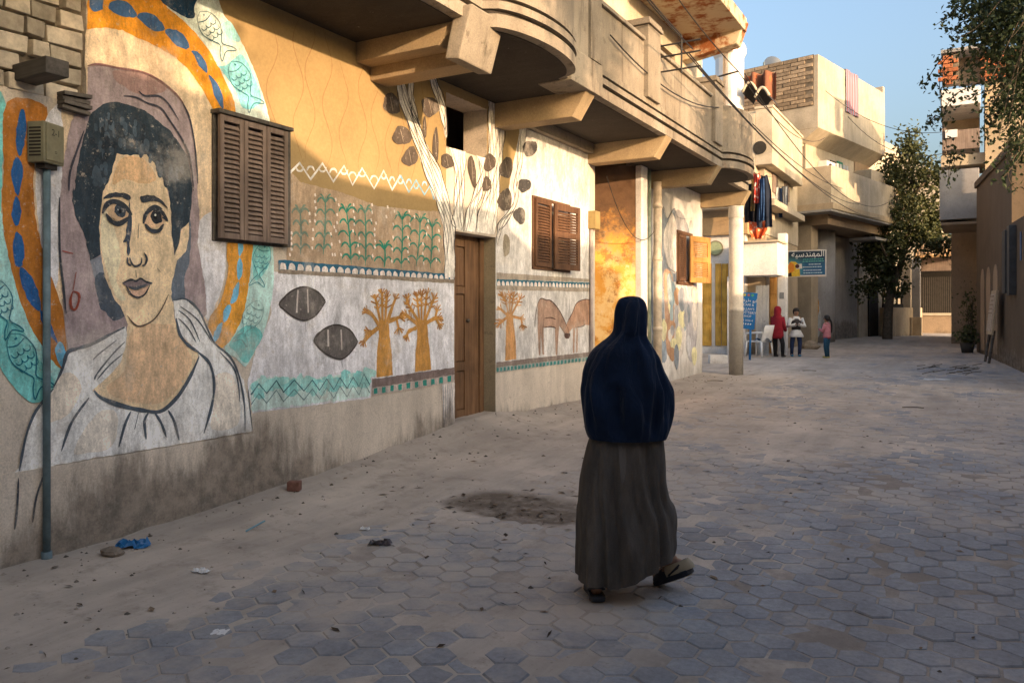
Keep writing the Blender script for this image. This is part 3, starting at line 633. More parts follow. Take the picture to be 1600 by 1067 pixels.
# three golden trees
def tree_mural(T, trunk, limbs, col, col2):
    p = Paint('painted_tree'); p.fill(T(trunk), col, 3, False); rt_ = random.Random(len(limbs)*7+int(trunk[0][0]))
    for l in limbs:
        p.stroke(T(l), col, 9 if len(l) > 2 else 8, 4, taper=False)
        (x0, y0), (x1, y1) = l[-2], l[-1]; a = math.atan2(y1-y0, x1-x0); ll = math.hypot(x1-x0, y1-y0)
        for f in (1., .82, .62):
            bx, by = x0+(x1-x0)*f, y0+(y1-y0)*f
            if f < 1 and ll < 90: continue
            for k in ((-1, -.6, -.25, .1, .5, .9) if f == 1 else (-1.1, 1.1)):
                b = a+k*.85+rt_.uniform(-.15, .15); r = rt_.uniform(42, 66); sx = bx-14*math.cos(a); sy = by-14*math.sin(a)
                p.stroke(T([(sx, sy), (sx+r*math.cos(b)*.9, sy+r*math.sin(b))]), col if rt_.random() < .6 else col2, rt_.uniform(7, 10), 4)
    p.done()
GO = C(182, 134, 70); GO2 = C(150, 104, 56)
tree_mural(ZT1, [(215, 440), (300, 430), (310, 560), (325, 700), (335, 885), (200, 905), (205, 700), (220, 560)], [[(250, 470), (245, 200)], [(235, 460), (190, 240)], [(270, 450), (285, 230)], [(290, 440), (330, 320), (360, 240)], [(220, 470), (160, 380), (110, 350)], [(215, 490), (130, 560), (90, 610)], [(290, 440), (370, 410), (400, 400)], [(365, 415), (385, 500)], [(170, 530), (125, 520)]], GO, GO2)
tree_mural(ZT1, [(535, 430), (620, 420), (630, 560), (645, 700), (655, 840), (520, 862), (525, 700), (540, 560)], [[(560, 450), (535, 220)], [(575, 440), (575, 215)], [(595, 440), (620, 200)], [(605, 430), (680, 240)], [(550, 440), (460, 290)], [(540, 460), (440, 380)], [(535, 490), (470, 520), (450, 560)], [(615, 450), (690, 410), (720, 410)], [(690, 410), (725, 470)], [(455, 290), (455, 240)], [(690, 400), (705, 340)]], GO, GO2)
tree_mural(ZO, [(155, 400), (205, 400), (220, 520), (235, 640), (242, 835), (140, 850), (145, 640), (150, 520)], [[(170, 420), (135, 260)], [(180, 410), (185, 240)], [(190, 410), (220, 250)], [(200, 420), (280, 270)], [(160, 430), (95, 370)], [(155, 450), (80, 510)], [(205, 440), (285, 460)], [(285, 460), (295, 530)], [(140, 300), (105, 240)]], C(178, 134, 88), GO2)
# two grazing antelopes
AN = C(152, 126, 110); AL = C(78, 58, 52)
p = Paint('painted_antelope')
p.fill(ZO([(440, 320), (470, 275), (520, 290), (560, 295), (620, 355), (680, 460), (738, 590), (732, 640), (700, 640), (690, 600), (640, 525), (622, 800), (608, 800), (600, 545), (545, 535), (495, 545), (500, 795), (485, 795), (470, 600), (465, 800), (452, 800), (440, 540)]), AN, 3, False)
for q in ([(440, 320), (470, 275), (520, 290), (560, 295), (620, 355), (680, 460), (735, 590)], [(440, 320), (418, 450), (415, 540)], [(495, 545), (560, 535), (610, 548)], [(700, 470), (712, 250)], [(640, 525), (700, 610)], [(585, 550), (592, 795)], [(500, 460), (560, 452), (610, 470)]): p.stroke(ZO(q), AL, 3.4, 5)
p.fill(ZO([(690, 600), (740, 600), (728, 645), (695, 640)]), AL, 5); p.done()
p = Paint('painted_antelope')
p.fill(ZO([(925, 290), (870, 285), (800, 320), (760, 410), (715, 500), (690, 570), (720, 600), (770, 545), (768, 780), (780, 780), (785, 550), (800, 545), (798, 775), (810, 770), (812, 540), (870, 520), (925, 520)]), C(166, 132, 110), 3, False)
for q in ([(925, 288), (870, 285), (800, 320), (760, 410), (710, 500)], [(725, 470), (740, 258)], [(800, 542), (860, 530), (880, 510)]): p.stroke(ZO(q), AL, 3.4, 5)
p.done()
# the great white tree round the door
def striped(left, right, n, T=Z8):
    p.fill(T(left+right[::-1]), C(216, 210, 202), 4, False)
    Lq = catmull(left, 6); Rq = catmull(right, 6); m = min(len(Lq), len(Rq))
    Lq = [Lq[int(i*(len(Lq)-1)/(m-1))] for i in range(m)]; Rq = [Rq[int(i*(len(Rq)-1)/(m-1))] for i in range(m)]
    for k in range(n+1):
        f = k/n; s0 = random.randint(0, m//4) if 0 < k < n else 0; e0 = m-(random.randint(0, m//5) if 0 < k < n else 0)
        pts = [(a[0]+(b[0]-a[0])*f+4*math.sin(i*.9+k*2), a[1]+(b[1]-a[1])*f) for i, (a, b) in enumerate(zip(Lq, Rq))][s0:e0]
        if len(pts) > 3: p.stroke(T(pts), C(46, 44, 50), 2.3 if 0 < k < n else 2.6, 6, True, k=2)
p = Paint('painted_great_tree')
striped([(95, 20), (125, 190), (200, 390), (262, 570), (332, 750), (372, 890), (382, 1067), (383, 1190)], [(135, 20), (185, 190), (275, 420), (360, 580), (402, 740), (438, 900), (440, 1067), (440, 1190)], 6)
striped([(178, 20), (172, 130), (196, 240), (235, 330)], [(205, 20), (200, 130), (220, 240), (262, 380)], 2)
striped([(275, 0), (320, 130), (362, 270), (386, 390)], [(312, 0), (350, 90), (388, 210), (395, 385)], 3)
striped([(402, 442), (440, 560), (442, 700), (425, 860), (440, 912)], [(505, 470), (500, 560), (492, 700), (488, 860), (490, 925)], 5)
striped([(560, 490), (588, 560), (560, 680), (512, 800), (492, 922)], [(620, 505), (612, 600), (600, 700), (570, 800), (560, 932)], 4)
striped([(636, 130), (634, 300), (634, 500), (620, 700), (580, 800), (562, 932)], [(690, 130), (726, 340), (716, 480), (700, 620), (690, 800), (668, 945)], 7)
striped([(812, 330), (806, 470), (784, 650), (770, 780), (702, 862), (682, 930), (686, 1010)], [(852, 330), (834, 480), (808, 620), (792, 780), (726, 890), (700, 940), (692, 1010)], 3)
p.done()
p = Paint('painted_tree_root')
ZR = ZT(680, 340, 3.14)
p.fill(ZR([(30, 810), (93, 795), (93, 1010), (40, 1040)]), C(196, 190, 184), 2, False)
for k in range(6): p.stroke(ZR([(36+k*10, 815), (38+k*9+3*math.sin(k), 900), (36+k*10, 1000)]), C(96, 102, 112), 1.8, 4)
p.done()
LF = C(76, 68, 62); LFD = C(60, 60, 62)
for i, (x, y, rx, ry, a) in enumerate(((75, 195, 46, 62, -.35), (135, 377, 54, 54, .4), (182, 498, 42, 58, .4), (298, 210, 50, 58, -.2), (266, 330, 12, 64, 0), (330, 432, 18, 98, 0), (396, 524, 36, 44, -.5), (540, 580, 20, 92, -.15), (640, 532, 32, 52, .2), (622, 656, 26, 44, .1), (736, 562, 40, 60, .2), (730, 746, 42, 62, .1), (872, 450, 42, 46, .3), (840, 662, 36, 40, .2), (812, 836, 34, 48, -.3), (736, 1006, 20, 66, 0))):
    p = Paint('painted_leaf'); pts = []
    for k in range(9):
        th = k*2*math.pi/9+a; r = 1+.12*math.sin(k*4+i); lx = rx*r*math.cos(th); ly = ry*r*math.sin(th); pts.append((x+lx*math.cos(a)-ly*math.sin(a), y+lx*math.sin(a)+ly*math.cos(a)))
    p.fill(Z8(pts), LFD if i in (12, 13, 14) else (LF if i != 15 else C(132, 124, 108)), 7); 
    p.stroke(Z8([(x-rx*.2, y-ry*.7), (x, y), (x+rx*.15, y+ry*.7)]), C(150, 140, 126) if i not in (12, 13, 14) else C(50, 48, 50), 1.5, 8); p.done()
# ------------------------------------------------------------------ door, hatch, shutters
def frame_m(o, du, dw=None):
    """local frame: u along the leaf, w out of the leaf, z up"""
    du = Vector(du).normalized(); dw = Vector(dw).normalized() if dw is not None else Vector((du.y, -du.x, 0))
    return Matrix(((du.x, dw.x, 0, o[0]), (du.y, dw.y, 0, o[1]), (du.z, dw.z, 1, o[2]), (0, 0, 0, 1)))
def shutter(o, du, width, height, mat, parent, name='window_shutter', rails=(), pitch=.036, th=.03, st=.05, panel=False):
    M = frame_m(o, du); m = MB(M)
    m.box((0, 0, 0), (st, th, height)); m.box((width-st, 0, 0), (width, th, height))
    for z in (0, height-st*1.2, *rails): m.box((st+.001, .001, z), (width-st-.001, th-.001, z+st*1.2))
    fr = m.build(name, mat, parent, .003)
    if panel: MB_p = MB(M); MB_p.box((st, .006, st), (width-st, .014, height-st)); MB_p.build('panel', mat, fr)
    else:
        zs = []; lo = st*1.2
        for r0 in list(rails)+[height-st*1.2]:
            z = lo+.012
            while z < r0-.016: zs.append(z); z += pitch
            lo = r0+st*1.2
        sl = MB(); sl.box((-(width-2*st)/2, -.002, -.019), ((width-2*st)/2, .005, .019)); sme = sl.mesh('slat'); sme.materials.append(mat)
        for z in zs:
            s = bpy.data.objects.new('slat', sme); COL.objects.link(s); s.parent = fr
            s.matrix_basis = M @ Matrix.Translation((width/2, th*.45, z+.01)) @ Matrix.Rotation(R(38), 4, 'X')
    return fr
# closed window with three louvred leaves
wf = MB(); wf.box((-W, 3.93, 2.03), (-W+.02, 4.61, 2.99)); wf.box((-W, 4.605, 2.03), (-W+.075, 4.64, 2.99)); wf.box((-W, 3.92, 2.955), (-W+.10, 4.65, 2.985)); 
wf.build('window_frame', M_OLDW, H, .004)
for k in range(3): shutter((-W+.05, 3.945+k*.222, 2.05), (0, 1, 0), .216, .90, M_BROWNW, H, st=.036)
# half open window
m = MB(); m.box((-W-.34, WIN2[0]-.1, 2.0), (-W-.30, WIN2[1]+.1, 3.05)); m.build('window_backing', M_DARK, H)
m = MB()
for a, b in (((-W-.06, 8.80, 2.07), (-W+.02, 8.84, 2.98)), ((-W-.06, 9.84, 2.07), (-W+.02, 9.88, 2.98)), ((-W-.06, 8.80, 2.95), (-W+.025, 9.88, 2.99)), ((-W-.06, 8.80, 2.06), (-W+.025, 9.88, 2.10))): m.box(a, b)
m.build('window_frame', M_REDW, H, .004)
shutter((-W+.02, 8.84, 2.10), (0, 1, 0), .43, .86, M_REDW, H, st=.05)
shutter((-W+.06, 9.29, 2.08), (.12, 1, 0), .62, .86, M_REDW, H, st=.07, rails=(.42,))
# door
M_JAMB = plaster('jamb_plaster', (.33, .28, .19), (.22, .18, .13), .6, .6, .6)
D = MB(); XD = -W-.17
D.box((XD-.06, 7.06, .2), (XD-.02, 7.95, 2.385)); dr = D.build('door', M_DOORW, H)
m = MB()
for a, b in (((7.085, .3), (7.15, 2.33)), ((7.30, .3), (7.35, 2.33)), ((7.52, .3), (7.60, 2.33)), ((7.84, .3), (7.925, 2.38))): m.box((XD-.02, a[0], a[1]), (XD+.015, b[0], b[1]))
for z0, z1 in ((.30, .42), (.86, .96), (1.72, 1.80), (2.25, 2.33)):
    m.box((XD-.021, 7.15, z0), (XD+.012, 7.30, z1)); m.box((XD-.021, 7.35, z0), (XD+.012, 7.52, z1))
m.build('door_frame', M_DOORW, dr, .004)
for a, b in ((7.16, 7.295), (7.36, 7.515)):
    for z0, z1 in ((.43, .85), (.97, 1.71), (1.81, 2.24)): box('panel', (XD-.018, a, z0), (XD+.002, b, z1), M_DOORW, dr, .006)
for a, b in ((7.61, 7.83),): box('panel', (XD-.018, a, .3), (XD, b, 2.33), M_DOORW, dr, .006)
m = MB(); m.ell((XD+.04, 7.55, 1.42), .022, .022, .022); m.tube([(XD, 7.55, 1.42), (XD+.04, 7.55, 1.42)], .008); m.build('door_knob', M_OLDW, dr, smooth=True)
m = MB(); m.box((-W-.33, 7.94, .2), (-W-.001, 7.965, 2.385)); m.poly([(-W-.0, 7.929, .15), (-W-.16, 7.929, .15), (-W-.16, 7.929, 2.385), (-W, 7.929, 2.385)]); m.build('door_jamb', M_JAMB, H)
m = MB(); m.box((-W-1.2, 6.6, 3.1), (-W-1.15, 8.1, 4.0)); m.box((-W-1.15, 6.85, 3.1), (-W-.3, 6.9, 4.0)); m.box((-W-.32, 7.76, 3.2), (-W-.30, 7.80, 3.9)); m.build('hatch_backing', M_DARK, H)

# ------------------------------------------------------------------ entrance recess and second stretch of wall
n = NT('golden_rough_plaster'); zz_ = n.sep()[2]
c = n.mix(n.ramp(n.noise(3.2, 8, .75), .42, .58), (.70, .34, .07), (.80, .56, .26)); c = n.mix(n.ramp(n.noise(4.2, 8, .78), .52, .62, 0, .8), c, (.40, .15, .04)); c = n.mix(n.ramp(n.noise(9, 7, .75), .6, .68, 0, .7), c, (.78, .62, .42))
soot_shade = n.ramp(n.math('ADD', zz_, n.math('MULTIPLY', n.math('SUBTRACT', n.noise(1.6, 8, .75), .5), 3.0)), 2.15, 3.05); c = n.mix(soot_shade, c, n.mix(n.noise(6, 6, .7), (.05, .03, .018), (.16, .09, .05)))  # soot and cast shade over the upper part, both put into the colour
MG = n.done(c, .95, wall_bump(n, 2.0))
m = MB(); m.prism([(-W-.0, 12.384, -.3), (-W-.0, 12.76, -.3), (-7.0, 12.76, -.3), (-7.0, 10.76, -.3)], (0, 0, SOF+.298)); m.build('recess_wall', MG, H)  # splay angle chosen so the wall faces the sun and brightens
box('recess_back', (-8.8, 10.4, -.3), (-8.5, 12.7, SOF), M_WALL, H)
box('recess_side', (-8.5, 10.43, -.3), (-W-.321, 10.748, SOF), M_WALL, H)
m = MB(); wall_holes(m, 12.77, 16.14, -.3, 4.2, -W, .32, [(14.5, 15.35, 2.12, 3.02)])
wallb = m.build('wall', M_WHITE, H)
m = MB(); m.box((-W-.34, 14.4, 2.0), (-W-.30, 15.5, 3.1)); m.build('window_backing', M_DARK, H)
box('corner_wall', (-9, 15.82, -.3), (-W-.001, 16.139, 4.2), M_WHITE, H)
box('pilaster', (-W, 12.386, .1), (-W+.10, 12.68, SOF), M_WHITE, H, .008)
m = MB(); m.tube([(-W+.06, 12.86, .2), (-W+.06, 12.86, SOF)], .035); m.build('drainpipe', simple('green_pipe', (.22, .27, .22), .6), H, smooth=True)
m = MB(); m.tube([(-W+.14, 13.06, .2), (-W+.14, 13.06, 3.75)], .075, 12)
for z in (1.2, 2.4, 3.3): m.tube([(-W+.14, 13.06, z), (-W+.14, 13.06, z+.08)], .083, 12)
m.build('drainpipe', simple('cream_pipe', (.60, .52, .42), .6), H, smooth=True)
box('vent_window', (-W, 12.90, 2.55), (-W+.012, 12.98, 3.1), M_DARK, H)
# shutters of the far window: one closed leaf, one golden leaf standing open
m = MB()
for a, b in (((-W-.05, 14.46, 2.08), (-W+.03, 14.51, 3.06)), ((-W-.05, 15.34, 2.08), (-W+.03, 15.39, 3.06)), ((-W-.05, 14.46, 3.01), (-W+.035, 15.39, 3.07)), ((-W-.05, 14.46, 2.05), (-W+.05, 15.39, 2.11))): m.box(a, b)
m.build('window_frame', M_REDW, H, .004)
shutter((-W+.02, 14.51, 2.12), (0, 1, 0), .42, .88, M_REDW, H, st=.05)
sh = shutter((-W+.08, 15.02, 2.10), (.34, 1, 0), .66, .90, M_GOLDW, H, st=.09, rails=(.40,))
# abstract mountain painting on that wall
PB = lambda nm: Paint(nm, wallb)
p = PB('painted_mountain')
GR = [C(150, 150, 154), C(120, 128, 138), C(176, 176, 180), C(168, 132, 104), C(196, 190, 184), C(132, 150, 158), C(206, 200, 160)]
p.fill(ZW([(30, 420), (60, 180), (90, 90), (112, 150), (150, 95), (180, 150), (215, 160), (240, 240), (230, 480), (150, 500), (100, 540), (40, 520)]), GR[1], 1)
p.fill(ZW([(95, 230), (120, 160), (140, 115), (165, 200), (165, 440), (120, 420), (98, 330)]), GR[4], 3)
p.fill(ZW([(160, 120), (180, 100), (215, 150), (222, 230), (170, 232)]), GR[0], 2)
for q, c_ in (([(25, 430), (75, 460), (95, 560), (100, 720), (110, 930), (60, 925), (30, 760)], C(134, 146, 160)), ([(95, 440), (140, 455), (150, 560), (155, 780), (140, 900), (110, 880), (100, 640)], C(170, 136, 112)), ([(158, 525), (215, 520), (225, 700), (200, 900), (160, 860)], C(188, 182, 178)), ([(225, 520), (280, 515), (285, 720), (262, 930), (225, 880)], C(160, 158, 164))): p.fill(ZW(q), c_, 1, jit=.01)
for i in range(34):
    x = random.uniform(35, 270); y = random.uniform(470, 930); ww = random.uniform(9, 22); h = random.uniform(60, 170); c = random.choice(GR)
    if x < 110 and random.random() < .6: c = GR[random.choice((1, 5))]
    if y-h/2 < 520 and x > 140: y = 530+h/2
    p.fill(ZW([(x, y-h/2), (x+ww, y-h*.2), (x+ww*.7, y+h*.3), (x, y+h/2), (x-ww*.8, y+h*.2), (x-ww, y-h*.25)]), c, 2+i % 6)
for q in ([(55, 190), (90, 85), (112, 150), (150, 92), (170, 140), (215, 150)], [(235, 200), (245, 160), (255, 210)], [(30, 420), (60, 440), (80, 480), (60, 470)], [(98, 330), (120, 420), (165, 450)]): p.stroke(ZW(q), C(98, 102, 112), 4, 9)
p.done()

# ------------------------------------------------------------------ cantilevered balcony
def front(y):
    x = -3.62 if y < 14.9 else -3.86
    for a, b, s in ((5.75, 7.4, .30), (13.3, 14.88, .28)):
        if a < y < b: x += s*math.sqrt(max(0, 1-((y-(a+b)/2)/((b-a)/2))**2))
    return x
def plan(off, y0=1.0, y1=16.12):
    Y = sorted(set(list(np.linspace(y0, y1, 40))+list(np.linspace(5.75, 7.4, 26))+list(np.linspace(13.3, 14.88, 26))+[14.899, 14.901]))
    return [(front(y)+off, y) for y in Y if y0 <= y <= y1]
def strip(name, z0, z1, off, depth, mat=M_CONC, y0=1.0, y1=16.12):
    P = plan(off, y0, y1); m = MB()
    out = [(x, y) for x, y in P]; inn = [((-W if depth is None else x-depth), y) for x, y in P]
    I = [[m.vert((a[0], a[1], z)) for a in L] for L, z in ((out, z0), (out, z1), (inn, z1), (inn, z0))]; n = len(P)
    for k in range(4):
        A = I[k]; B = I[(k+1) % 4]
        for i in range(n-1): m.face((A[i], A[i+1], B[i+1], B[i]))
    m.face([I[k][0] for k in range(4)]); m.face([I[k][-1] for k in range(4)][::-1])
    return m.build(name, mat, H)
strip('balcony_slab', SOF, 4.055, 0, None)
strip('soffit_shade', SOF-.006, SOF-.002, -.10, None, M_SHADECONC)  # thin dark sheet under the slab, underside shade put into its colour
strip('balcony_groove', 4.056, 4.095, -.045, .3, M_SHADECONC)
strip('balcony_lip', 4.096, 4.165, .012, .3)
strip('balcony_groove', 4.166, 4.205, -.045, .3, M_SHADECONC)
strip('balcony_lip', 4.206, 4.27, .0, .3)
strip('balcony_parapet', 4.271, 4.98, -.02, .13)
m = MB()
for y0, y1, z1 in ((8.25, 9.65, 5.0), (10.2, 12.7, 5.0), (13.25, 14.85, 5.0)): m.box((-3.83, y0, 4.981), (-3.60, y1, 5.03))
m.build('coping', M_CONC, H, .01)
def post(y0, y1, z1, x1=-3.575):
    m = MB(); m.box((-3.95, y0, 4.272), (x1, y1, z1)); m.box((-3.98, y0-.03, z1), (x1+.03, y1+.03, z1+.05)); m.box((-3.96, y0-.01, z1+.05), (x1+.015, y1+.01, z1+.09)); m.build('balcony_post', M_CONC, H, .008)
post(9.68, 10.14, 5.2); post(12.75, 13.2, 5.25); post(15.62, 16.08, 5.3, -3.83); post(7.92, 8.2, 7.4)
m = MB(); m.box((-3.98, 7.42, 3.96), (-3.60, 7.90, 7.6)); m.build('corner_pier', M_CONC, H, .01)
m = MB(); m.box((-3.98, 7.44, SOF-.02), (-3.585, 8.25, 4.27)); m.build('pier_base', M_CONC, H, .01)
def bracket(y0, y1, zb, tip_lo, tip_hi, zt=SOF-.001, drop=0.):
    m = MB(); P = [(-W+.001, zb), (tip_lo, zb+drop), (tip_hi, zt-.0), (-W+.001, zt)]
    m.prism([(x, y0, z) for x, z in P], (0, y1-y0, 0)); return m.build('bracket', M_BRKT, H, .008)
M_BRKT = plaster('bracket_concrete', (.38, .285, .17), (.26, .19, .11), .62, 0., var=(.33, .25, .155))
bracket(5.50, 5.70, 3.76, -3.90, -3.66); bracket(5.701, 5.95, 3.64, -3.72, -3.60); 
m = MB(); m.prism([(-3.80, 5.46, 3.62), (-3.66, 5.46, 3.60), (-3.53, 5.46, 4.03), (-3.70, 5.46, 4.03)], (0, .52, 0)); m.build('bracket_end', M_CONC, H, .015)
for y in (7.90, 10.50, 13.05): bracket(y, y+.24, 3.66, -3.80, -3.62)
bracket(16.0, 16.24, 3.66, -3.98, -3.82)
box('soffit_beam', (-W+.001, 8.2, 3.80), (-W+.10, 10.49, SOF-.001), M_CONC, H)
# upper storey, set back behind the balcony
m = MB(); wall_holes(m, -5, 16.14, 4.2, 7.6, -W, .3, [(8.6, 9.5, 4.6, 6.2), (13.3, 14.4, 5.0, 6.3)]); m.build('upper_wall', M_CREAM, H)
box('roof_slab', (-9, -5, 7.6), (-W+.2, 16.14, 7.8), M_CONC, H)
box('rear_wall', (-9.3, -5, -.3), (-9.0, 16.14, 7.8), M_WALL, H); box('side_wall', (-9.0, -5.3, -.3), (-W, -5.0, 7.8), M_WALL, H)
box('end_wall', (-8.999, 15.84, 4.2), (-W-.301, 16.14, 7.6), M_CREAM, H)
# upper roof ledge with rust-stained underside
n = NT('rusty_soffit'); c = n.mix(n.ramp(n.noise(2.6, 6, .7), .45, .6), (.52, .44, .31), (.26, .09, .03)); M_RUST = n.done(c, .95, wall_bump(n))
m = MB(); m.box((-W, 11.6, 6.72), (-3.62, 15.0, 6.98)); m.build('ledge', M_RUST, H, .02)
m = MB(); m.prism([(-W, 14.78, 6.32), (-3.75, 14.78, 6.48), (-3.6, 14.78, 6.9), (-W, 14.78, 6.9)], (0, .3, 0)); m.build('ledge_bracket', M_RUST, H, .02)
# brick filled openings behind the balcony
rb = brick_src = None
def red_brick_me():
    b = MB(); b.box((-.11, -.045, -.03), (.11, .045, .03)); me = b.mesh('brick', bevel=.005); me.materials.append(M_BRICKR); return me
RB = red_brick_me()
def brick_panel(parent, x, y0, y1, z0, z1, inv, dx=0):
    z = z0+.03; r = 0
    while z < z1:
        y = y0+(.11 if r % 2 else .0)
        while y < y1-.05:
            o = bpy.data.objects.new('brick', RB); COL.objects.link(o); o.parent = parent; o.location = (x+random.uniform(-.01, .01), y+.11, z); o.rotation_euler = (0, 0, math.pi/2+random.gauss(0, .02))
            y += .235
        z += .075; r += 1
inv = None
pb = box('infill', (-W-.25, 8.6, 4.6), (-W-.1, 9.5, 6.2), M_MORTAR, H); brick_panel(pb, -W-.09, 8.6, 9.45, 4.75, 5.6, inv)
pb = box('infill', (-W-.25, 13.3, 5.0), (-W-.1, 14.4, 6.3), M_MORTAR, H); brick_panel(pb, -W-.09, 13.3, 14.35, 5.0, 6.0, inv)
m = MB(); m.tube([(-4.0, 15.25, 4.3), (-4.0, 15.25, 6.55)], .13, 16); m.tube([(-4.0, 15.25, 6.55), (-4.0, 15.25, 6.62)], .16, 16); m.build('round_pillar', M_WHITE, H, smooth=False)
# iron pegs and brackets on the post for the cables
m = MB()
for z in (4.75, 4.95, 5.1): m.tube([(-3.7, 10.3, z), (-3.1, 10.35, z+.02)], .012); 
m.tube([(-3.35, 10.32, 4.7), (-3.35, 10.32, 5.2)], .012); m.tube([(-3.75, 13.0, 5.36), (-3.3, 13.1, 5.45)], .015); m.build('cable_rack', M_WIRE, H)

# ------------------------------------------------------------------ steel pole with meter box, small meter, column
t = thing('utility_pole', 'thin blue-grey steel pole standing in front of the portrait mural', 'pole', (-4.55, 2.745, gz(-4.55, 2.745)))
pp = at_t(73, 600, 4.73); M_POLE = simple('pole_paint', (.12, .18, .205), .55, .35, 9, .3, .4)
t.location = (pp.x, pp.y, gz(pp.x, pp.y))
m = MB(); m.tube([(pp.x, pp.y, gz(pp.x, pp.y)-.2), (pp.x, pp.y, 2.46)], .021, 14); m.build('shaft', M_POLE, t, smooth=True)
m = MB(); m.tube([(pp.x, pp.y, gz(pp.x, pp.y)-.05), (pp.x, pp.y, gz(pp.x, pp.y)+.04)], .03, 12); m.build('foot_collar', M_POLE, t, smooth=True)
t = thing('meter_box', 'olive metal electricity meter box mounted atop the thin pole', 'meter box', (pp.x, pp.y, 2.37))
M_OLIVE = simple('olive_enamel', (.20, .185, .115), .5, .2, 12, .1, .4)
c0 = Vector((pp.x, pp.y, 2.505)); rz = Matrix.Rotation(R(22), 3, 'Z')
m = MB(); m.box((c0.x-.06, c0.y-.085, 2.385), (c0.x+.05, c0.y+.085, 2.625), rz, c0); m.build('case', M_OLIVE, t, .008)
m = MB(); m.box((c0.x+.05, c0.y-.072, 2.40), (c0.x+.058, c0.y+.072, 2.615), rz, c0); m.build('cover', M_OLIVE, t, .003)
m = MB()
for k in range(9): m.box((c0.x-.045, c0.y-.088, 2.42+k*.02), (c0.x+.03, c0.y-.084, 2.43+k*.02), rz, c0)
m.build('louvre', M_DARK, t)
m = MB(); m.box((c0.x-.03, c0.y-.05, 2.355), (c0.x+.03, c0.y+.05, 2.386), rz, c0); m.build('cable_gland', M_DARK, t)
def text_mesh(name, body, size, M, mat, parent=None, extrude=0., align='CENTER', **kw):
    cu = bpy.data.curves.new('txt', 'FONT'); cu.body = body; cu.size = size; cu.align_x = align; cu.align_y = 'CENTER'; cu.resolution_u = 3; cu.extrude = extrude
    o = bpy.data.objects.new('txt', cu); COL.objects.link(o); dg = bpy.context.evaluated_depsgraph_get()
    me = bpy.data.meshes.new_from_object(o.evaluated_get(dg)); bpy.data.objects.remove(o); me.transform(M); me.name = name
    return link(name, me, mat, parent, **kw)
def face_m(o, right, scale=(1, 1)):
    """text plane: x along right, y up"""
    r = Vector(right).normalized(); n = r.cross(Vector((0, 0, 1)))
    return Matrix(((r.x*scale[0], 0, n.x, o[0]), (r.y*scale[0], 0, n.y, o[1]), (r.z*scale[0], scale[1], n.z, o[2]), (0, 0, 0, 1)))
M_BLK = simple('black_marker', (.03, .03, .028), .7)
dirr = rz @ Vector((0, 1, 0)); out = rz @ Vector((1, 0, 0))
text_mesh('handwritten_number', '2-1', .055, face_m(c0+out*.061+Vector((0, 0, .06)), dirr), M_BLK, t)
text_mesh('printed_mark', '=', .04, face_m(c0+out*.061+Vector((0, 0, -.055)), dirr), M_BLK, t)
# second meter at the white wall's corner
t = thing('meter_box', 'small ochre meter box with conduit at the corner of the white mural wall', 'meter box', (-W+.02, 10.6, 2.5))
box('case', (-W+.001, 10.50, 2.72), (-W+.12, 10.68, 2.98), simple('ochre_enamel', (.30, .22, .09), .5, .2), t, .01)
m = MB(); m.tube([(-W+.035, 10.55, .55), (-W+.035, 10.55, 2.73)], .028, 10); m.build('conduit', simple('grey_conduit', (.42, .36, .34), .6, .25), t, smooth=True)
t = thing('concrete_column', 'round concrete column coloured paler where the sun falls, holding up the end of the balcony', 'column', (-4.11, 16.14, gz(-4.11, 16.14)))
n = NT('column_lit_tone'); z = n.sep()[2]; c = n.mix(n.ramp(n.math('ADD', z, n.math('MULTIPLY', n.noise(6, 4), .12)), 1.60, 1.66), (.34, .32, .29), (.62, .58, .52)); M_COLM = n.done(weather(n, c, (.3, .26, .22), .62, .35, .6), .9, wall_bump(n))  # upper part coloured paler, the sunlit tone put into the colour
m = MB(); m.tube([(-4.11, 16.14, .1), (-4.11, 16.14, 3.652)], .142, 24); m.build('shaft', M_COLM, t, smooth=True)
m = MB(); m.tube([(-4.11, 16.14, 1.56), (-4.11, 16.14, 1.63)], .149, 24); m.tube([(-4.11, 16.14, 3.42), (-4.11, 16.14, 3.655)], .150, 24); m.build('collar', M_COLM, t)
# ================================================================== SHOP HOUSE beyond the column
S = thing('shop_house', 'cream house with yellow wooden doors and a box balcony behind the column', 'house', (-6, 18.6, .3))
YS = 22.6
m = MB(); m.box((-14, YS, -.2), (-5.5, 27.6, 3.72)); m.build('wall', M_WHITE, S)
m = MB(); m.box((-14, YS+.02, 3.72), (-4.98, 27.6, 7.15)); m.build('upper_wall', M_CREAM, S)
box('ochre_fascia', (-14, YS-.14, 3.72), (-5.4, YS+.019, 4.22), M_OCHRE, S, .01)
def yfeat(px0, px1, py0, py1, Y): a = on_y(px0, py1, Y); b = on_y(px1, py0, Y); return a.x, b.x, a.z, b.z
for px0, px1 in ((1098, 1112), (1118, 1127), (1128, 1138)):
    x0, x1, z0, z1 = yfeat(px0, px1, 412, 540, YS); M = frame_m((x0, YS-.001, z0), (1, 0, 0), (0, -1, 0)); wd = x1-x0; h = z1-z0
    m = MB(M); m.box((0, 0, 0), (wd, .04, h)); dd = m.build('door', M_YELW, S, .004)
    for k in range(4):
        m = MB(M); m.box((wd*.2, .035, h*(.04+.24*k)), (wd*.8, .06, h*(.22+.24*k))); m.build('panel', M_YELW, dd, .008)
x0, x1, z0, z1 = yfeat(1112, 1118, 414, 540, YS); box('doorway', (x0, YS-.004, z0), (x1, YS+.01, z1), M_WHITEP, S)
c = on_y(1118, 388, YS-.03)
t = thing('wall_clock', 'round dish with dark face on white wall above the yellow doors', 'wall clock', (c.x, YS, c.z-.15))
